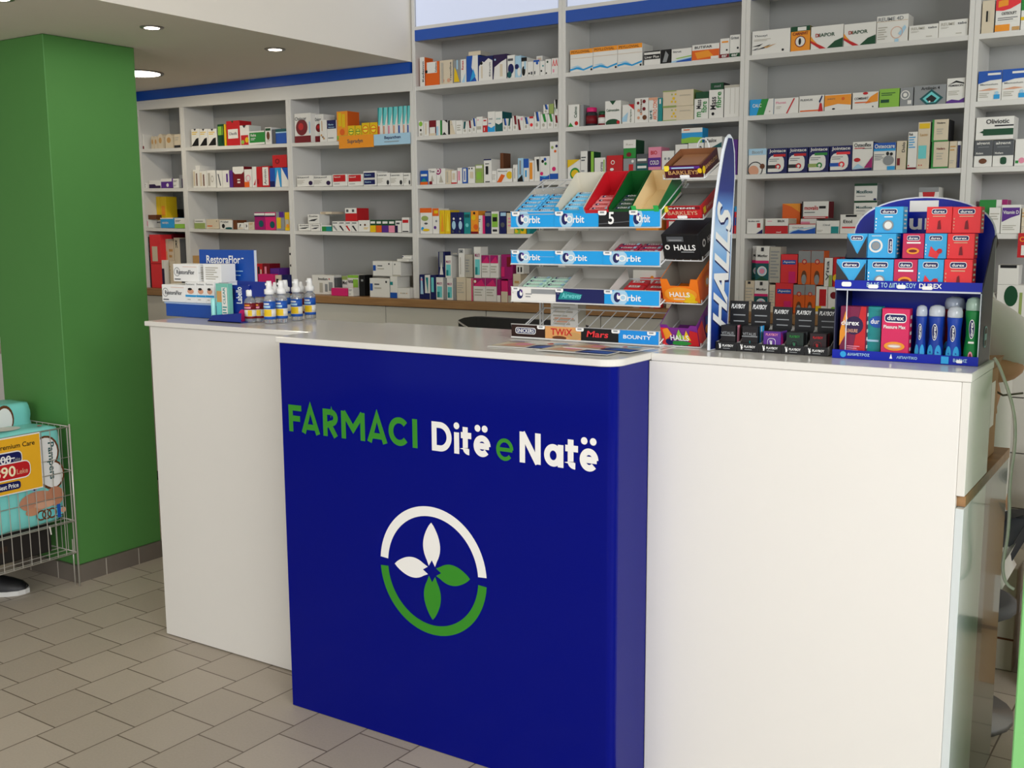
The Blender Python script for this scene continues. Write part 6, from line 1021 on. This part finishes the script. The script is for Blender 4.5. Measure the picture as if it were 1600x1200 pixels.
q = MB(); q.tube([(-cw / 2 + .002, -.105, zt2 - .025), (-cw / 2 + .07, -.125, zt2 - .05), (-cw / 2 + .16, -.14, zt2 - .065), (0, -.16, zt2 - .075), (cw / 2, -.105, zt2 - .06)], .004, mat('#c8c6c2', .3, .6), 6); q.build('trim_line', t)
q = MB(); q.prism(rounded(-.25, -.12, .25, .36, (.08, .08, .08, .08), 5), .46, .53, CHK, 'z'); q.build('seat', t)
q = MB(); q.lathe([(.03, .08), (.03, .46)], mat('#333335', .4, .5), 12, (0, .12, 0)); q.build('gas_lift', t)
q = MB(); q.box((-.03, -.10, .46), (.03, -.06, .8), CHK); q.build('back_bracket', t)
for k in range(5):
    an = 2 * math.pi * k / 5 + .3; q = MB(); q.tube([(0, .12, .1), (.28 * math.cos(an), .12 + .28 * math.sin(an), .07)], .018, CHK, 8); g_ = q.build('leg', t)
    q = MB(); q.lathe([(.02, .001), (.026, .012), (.026, .045), (.02, .055)], CHK, 12, (.28 * math.cos(an), .12 + .28 * math.sin(an), 0)); q.build('caster', g_)
# ---------------------------------------------------------------- things behind the right end
t = thing('cardboard_box', 'brown cardboard box with paper labels on the desk at the right end', 'box', (-.53, 2.94, .894))
q = MB(); q.box((-.075, -.11, 0), (.075, .11, .235), mat('#a8835a', .8, noise=.06), .002); q.deco((.0752, -.11, 0), (0, .22, 0), (0, 0, .235), 'r .2 .35 .45 .8 w;r .55 .35 .8 .85 w;l .22 .4 .43 .75 4 s', lift=.0004); q.build('carton_body', t)
q = MB(); q.prism([(-.08, .235), (.075, .235), (.086, .262), (-.06, .25)], -.11, .11, mat('#9a764e', .8), 'y'); q.build('flap', t)
# cable
pts = [onY(x, y, 2.86) for x, y in ((1553, 559), (1560, 570), (1568, 590), (1575, 610), (1582, 635), (1586, 665), (1585, 700), (1580, 735), (1577, 770), (1577, 800), (1574, 840), (1567, 880), (1569, 903), (1576, 915), (1585, 921))]
sm = []
for i in range(len(pts) - 1):
    p0, p1, p2, p3 = pts[max(0, i - 1)], pts[i], pts[i + 1], pts[min(len(pts) - 1, i + 2)]
    for k in range(4):
        u = k / 4; sm.append(.5 * ((2 * p1) + (p2 - p0) * u + (2 * p0 - 5 * p1 + 4 * p2 - p3) * u * u + (3 * p1 - p0 - 3 * p2 + p3) * u ** 3))
q = MB(); q.tube(sm + [pts[-1]], .0042, mat('#f4f2e8', .4), 8); tag(q.build('power_cable', None), 'cream power cable hanging down behind the right end of counter', 'cable')
for loc, sz, c, nm, lb, cat in (((-.36, 3.66, .001), (.10, .28, .62), '#a47a4c', 'cardboard_box', 'tall brown cardboard box on the floor behind the cable', 'box'), ((-.62, 3.80, .001), (.3, .25, .36), '#cfc8b8', 'cardboard_box', 'pale box on the floor further behind the counter', 'box'), ((-.36, 3.66, .622), (.09, .2, .16), '#d8d2c4', 'cardboard_box', 'cream box with round opening on the tall brown box', 'box')):
    q = MB(); q.box((-sz[0] / 2, 0, 0), (sz[0] / 2, sz[1], sz[2]), mat(c, .7, noise=.05), .003); q.deco((-sz[0] / 2, -.0003, 0), (sz[0], 0, 0), (0, 0, sz[2]), 'c .5 .5 .3 s;c .5 .5 .2 K' if 'round' in lb else 'r .3 .4 .7 .6 w;r 0 .3 1 .32 B'); q.deco((sz[0] / 2 + .0002, 0, 0), (0, sz[1], 0), (0, 0, sz[2]), 'r .3 .5 .7 .7 w')
    tag(q.build(nm, None, loc), lb, cat)
# red tag on the shelf of the seventh bay
q = MB(); q.box((0, 0, 0), (.10, .004, .085), 'r'); q.deco((0, -.0002, 0), (.1, 0, 0), (0, 0, .085), 'T C .05 .65 .2 .85 O;r .12 .1 .9 .5 w'); tag(q.build('shelf_sign', None, (onY(1590, 385, YS - .006).x, YS - .006, 1.378)), 'red hanging shelf sign at the far right picture edge', 'sign')
# ---------------------------------------------------------------- the person seated behind the display
PYc = 3.30
def pj(x, y, Y=PYc): return onY(x, y, Y)
skin = mat('#b98a64', .55, noise=.03)
sh = pj(1563, 470); J = {}
cx0 = pj(1512, 470).x; zs = sh.z - .035
J['pelvis'] = Vector((cx0 + .0, PYc + .08, .60)); J['waist'] = Vector((cx0, PYc + .05, .78)); J['chest'] = Vector((cx0, PYc + .02, zs - .14)); J['neck'] = Vector((cx0, PYc - .01, zs + .045))
J['headb'] = Vector((cx0 - .01, PYc - .05, zs + .10)); J['headt'] = Vector((cx0 - .02, PYc - .075, zs + .19))
J['shR'] = Vector((sh.x - .02, PYc, zs - .01)); J['elR'] = pj(1588, 580, 3.24); J['wrR'] = Vector((J['elR'].x - .17, 3.12, J['elR'].z + .0)); J['handR'] = Vector((J['elR'].x - .24, 3.06, J['elR'].z - .005))
J['shL'] = Vector((2 * cx0 - J['shR'].x, PYc, zs - .01)); J['elL'] = Vector((2 * cx0 - J['elR'].x, 3.24, J['elR'].z)); J['wrL'] = Vector((J['elL'].x + .08, 3.11, J['elR'].z)); J['handL'] = Vector((J['elL'].x + .12, 3.05, J['elR'].z - .005))
J['hipR'] = J['pelvis'] + Vector((.06, -.02, -.03)); J['knR'] = Vector((cx0 - .03, PYc - .38, .56)); J['ftR'] = Vector((cx0 - .04, PYc - .36, .06)); J['toR'] = Vector((cx0 - .04, PYc - .50, .035))
J['hipL'] = J['pelvis'] + Vector((-.10, -.02, -.03)); J['knL'] = Vector((cx0 - .24, PYc - .38, .56)); J['ftL'] = Vector((cx0 - .26, PYc - .36, .06)); J['toL'] = Vector((cx0 - .26, PYc - .50, .035))
Rd = dict(pelvis=.13, waist=.12, chest=.14, neck=.052, headb=.075, headt=.085, shR=.062, elR=.044, wrR=.028, handR=.032, shL=.062, elL=.044, wrL=.028, handL=.032, hipR=.085, knR=.06, ftR=.038, toR=.03, hipL=.085, knL=.06, ftL=.038, toL=.03)
ED = [('pelvis', 'waist'), ('waist', 'chest'), ('chest', 'neck'), ('neck', 'headb'), ('headb', 'headt'), ('chest', 'shR'), ('shR', 'elR'), ('elR', 'wrR'), ('wrR', 'handR'), ('chest', 'shL'), ('shL', 'elL'), ('elL', 'wrL'), ('wrL', 'handL'), ('pelvis', 'hipR'), ('hipR', 'knR'), ('knR', 'ftR'), ('ftR', 'toR'), ('pelvis', 'hipL'), ('hipL', 'knL'), ('knL', 'ftL'), ('ftL', 'toL')]
for sd in 'RL':
    hd = J['hand' + sd]; wr = J['wr' + sd]; dv = (hd - wr).normalized(); sdv = dv.cross(Vector((0, 0, 1))).normalized()
    for i, (off, ln) in enumerate(((-.028, .065), (-.01, .075), (.009, .07), (.027, .055))):
        a1 = hd + sdv * off * .9 + dv * .02; a2 = a1 + dv * ln * .55 - Vector((0, 0, .006)); a3 = a1 + dv * ln - Vector((0, 0, .022))
        for n_, p_, r_ in (('f%s%da' % (sd, i), a1, .0095), ('f%s%db' % (sd, i), a2, .0088), ('f%s%dc' % (sd, i), a3, .0075)): J[n_] = p_; Rd[n_] = r_
        ED += [('hand' + sd, 'f%s%da' % (sd, i)), ('f%s%da' % (sd, i), 'f%s%db' % (sd, i)), ('f%s%db' % (sd, i), 'f%s%dc' % (sd, i))]
    a1 = hd - dv * .02 + sdv * .035 * (1 if sd == 'R' else -1); a2 = a1 + dv * .045 + sdv * .02 * (1 if sd == 'R' else -1)
    J['t' + sd + 'a'] = a1; J['t' + sd + 'b'] = a2; Rd['t' + sd + 'a'] = .011; Rd['t' + sd + 'b'] = .008; ED += [('hand' + sd, 't' + sd + 'a'), ('t' + sd + 'a', 't' + sd + 'b')]
def skinned(name, J, Rd, ED, root, m, parent=None, lv=2, loc=None):
    ks = list(J); me = bpy.data.meshes.new(name); me.from_pydata([tuple(J[k] - (loc or Vector())) for k in ks], [(ks.index(a), ks.index(b)) for a, b in ED], [])
    o = bpy.data.objects.new(name, me); C.objects.link(o); me.materials.append(m)
    sk = o.modifiers.new('s', 'SKIN'); sv = me.skin_vertices[0].data
    for i, k in enumerate(ks):
        r = Rd[k]; sv[i].radius = r if isinstance(r, tuple) else (r, r); sv[i].use_root = k == root
    ss = o.modifiers.new('d', 'SUBSURF'); ss.levels = lv; ss.render_levels = lv
    if parent: o.parent = parent
    for p in me.polygons: p.use_smooth = True
    sk.use_smooth_shade = True
    return o
t = thing('person', 'person in cream coat sitting behind the blue display, arm bent forward', 'person', (0, 0, 0))
skinned('body', J, Rd, ED, 'pelvis', skin, t)
st_ = thing('stool', 'round grey stool under the seated person', 'stool', (cx0, PYc + .08, 0))
q = MB(); q.lathe([(.15, .34), (.17, .35), (.17, .375), (.15, .385)], mat('#55565a', .6), 20); q.build('seat', st_)
q = MB(); q.lathe([(.18, .001), (.18, .02), (.03, .04), (.03, .339)], mat('#8a8a8a', .4, .6), 20); q.build('pedestal', st_)
# face, hair
hb = J['headb'] * .35 + J['headt'] * .65
q = MB(); q.lathe([(.02, -.02), (.08, .0), (.098, .05), (.085, .10), (.04, .125), (.005, .13)], mat('#2a1c14', .7), 20, (hb.x, hb.y + .012, hb.z - .012)); q.build('hair', t)
q = MB()
for s_ in (-1, 1): q.lathe([(.001, -.009), (.008, -.004), (.008, .004), (.001, .009)], mat('#e8e4de', .3), 10, (hb.x + .032 * s_, hb.y - .083, hb.z - .01)); q.lathe([(.001, -.004), (.004, 0), (.001, .004)], mat('#201510', .3), 8, (hb.x + .032 * s_, hb.y - .089, hb.z - .01))
q.build('eyes', t)
q = MB(); q.tube([(hb.x, hb.y - .082, hb.z - .005), (hb.x, hb.y - .102, hb.z - .03), (hb.x, hb.y - .09, hb.z - .038)], [.008, .013, .009], skin, 8); q.build('nose', t)
q = MB(); q.tube([(hb.x - .022, hb.y - .08, hb.z - .056), (hb.x, hb.y - .09, hb.z - .055), (hb.x + .022, hb.y - .08, hb.z - .056)], [.003, .006, .003], mat('#9a5548', .5), 8); q.build('mouth', t)
# trousers
T_ = {k: J[k].copy() for k in ('pelvis', 'hipR', 'knR', 'ftR', 'hipL', 'knL', 'ftL')}
skinned('trousers', T_, dict(pelvis=.14, hipR=.1, knR=.075, ftR=.06, hipL=.1, knL=.075, ftL=.06), [('pelvis', 'hipR'), ('hipR', 'knR'), ('knR', 'ftR'), ('pelvis', 'hipL'), ('hipL', 'knL'), ('knL', 'ftL')], 'pelvis', mat('#2a2d33', .8), t)
# coat
coat = mat('#dad8d2', .8, noise=.03)
K = {k: J[k].copy() for k in ('pelvis', 'waist', 'chest', 'neck', 'shR', 'elR', 'shL', 'elL')}
K['neck'] = J['neck'] - Vector((0, 0, .03)); K['elR'] = J['elR'] + Vector((.004, 0, -.004)); K['hem'] = J['pelvis'] + Vector((0, .0, -.05)); K['mR'] = (J['shR'] + J['elR']) / 2 + Vector((.026, 0, .02))
K['mL'] = (J['shL'] + J['elL']) / 2 + Vector((-.02, 0, .01))
KR = dict(pelvis=(.145, .135), waist=(.14, .13), chest=(.15, .13), neck=.07, shR=.085, elR=.07, mR=.082, shL=.085, elL=.07, mL=.082, hem=(.15, .14))
skinned('coat', K, KR, [('pelvis', 'waist'), ('waist', 'chest'), ('chest', 'neck'), ('chest', 'shR'), ('shR', 'mR'), ('mR', 'elR'), ('chest', 'shL'), ('shL', 'mL'), ('mL', 'elL'), ('pelvis', 'hem')], 'pelvis', coat, t)
q = MB(); e = J['elR']; q.tube([(e.x - .05, e.y - .02, e.z - .055), (e.x - .02, e.y - .07, e.z - .06), (e.x + .03, e.y - .07, e.z - .05)], .003, mat('#77756a', .8), 5); q.build('cuff_seam', t)
bpy.context.view_layer.update()
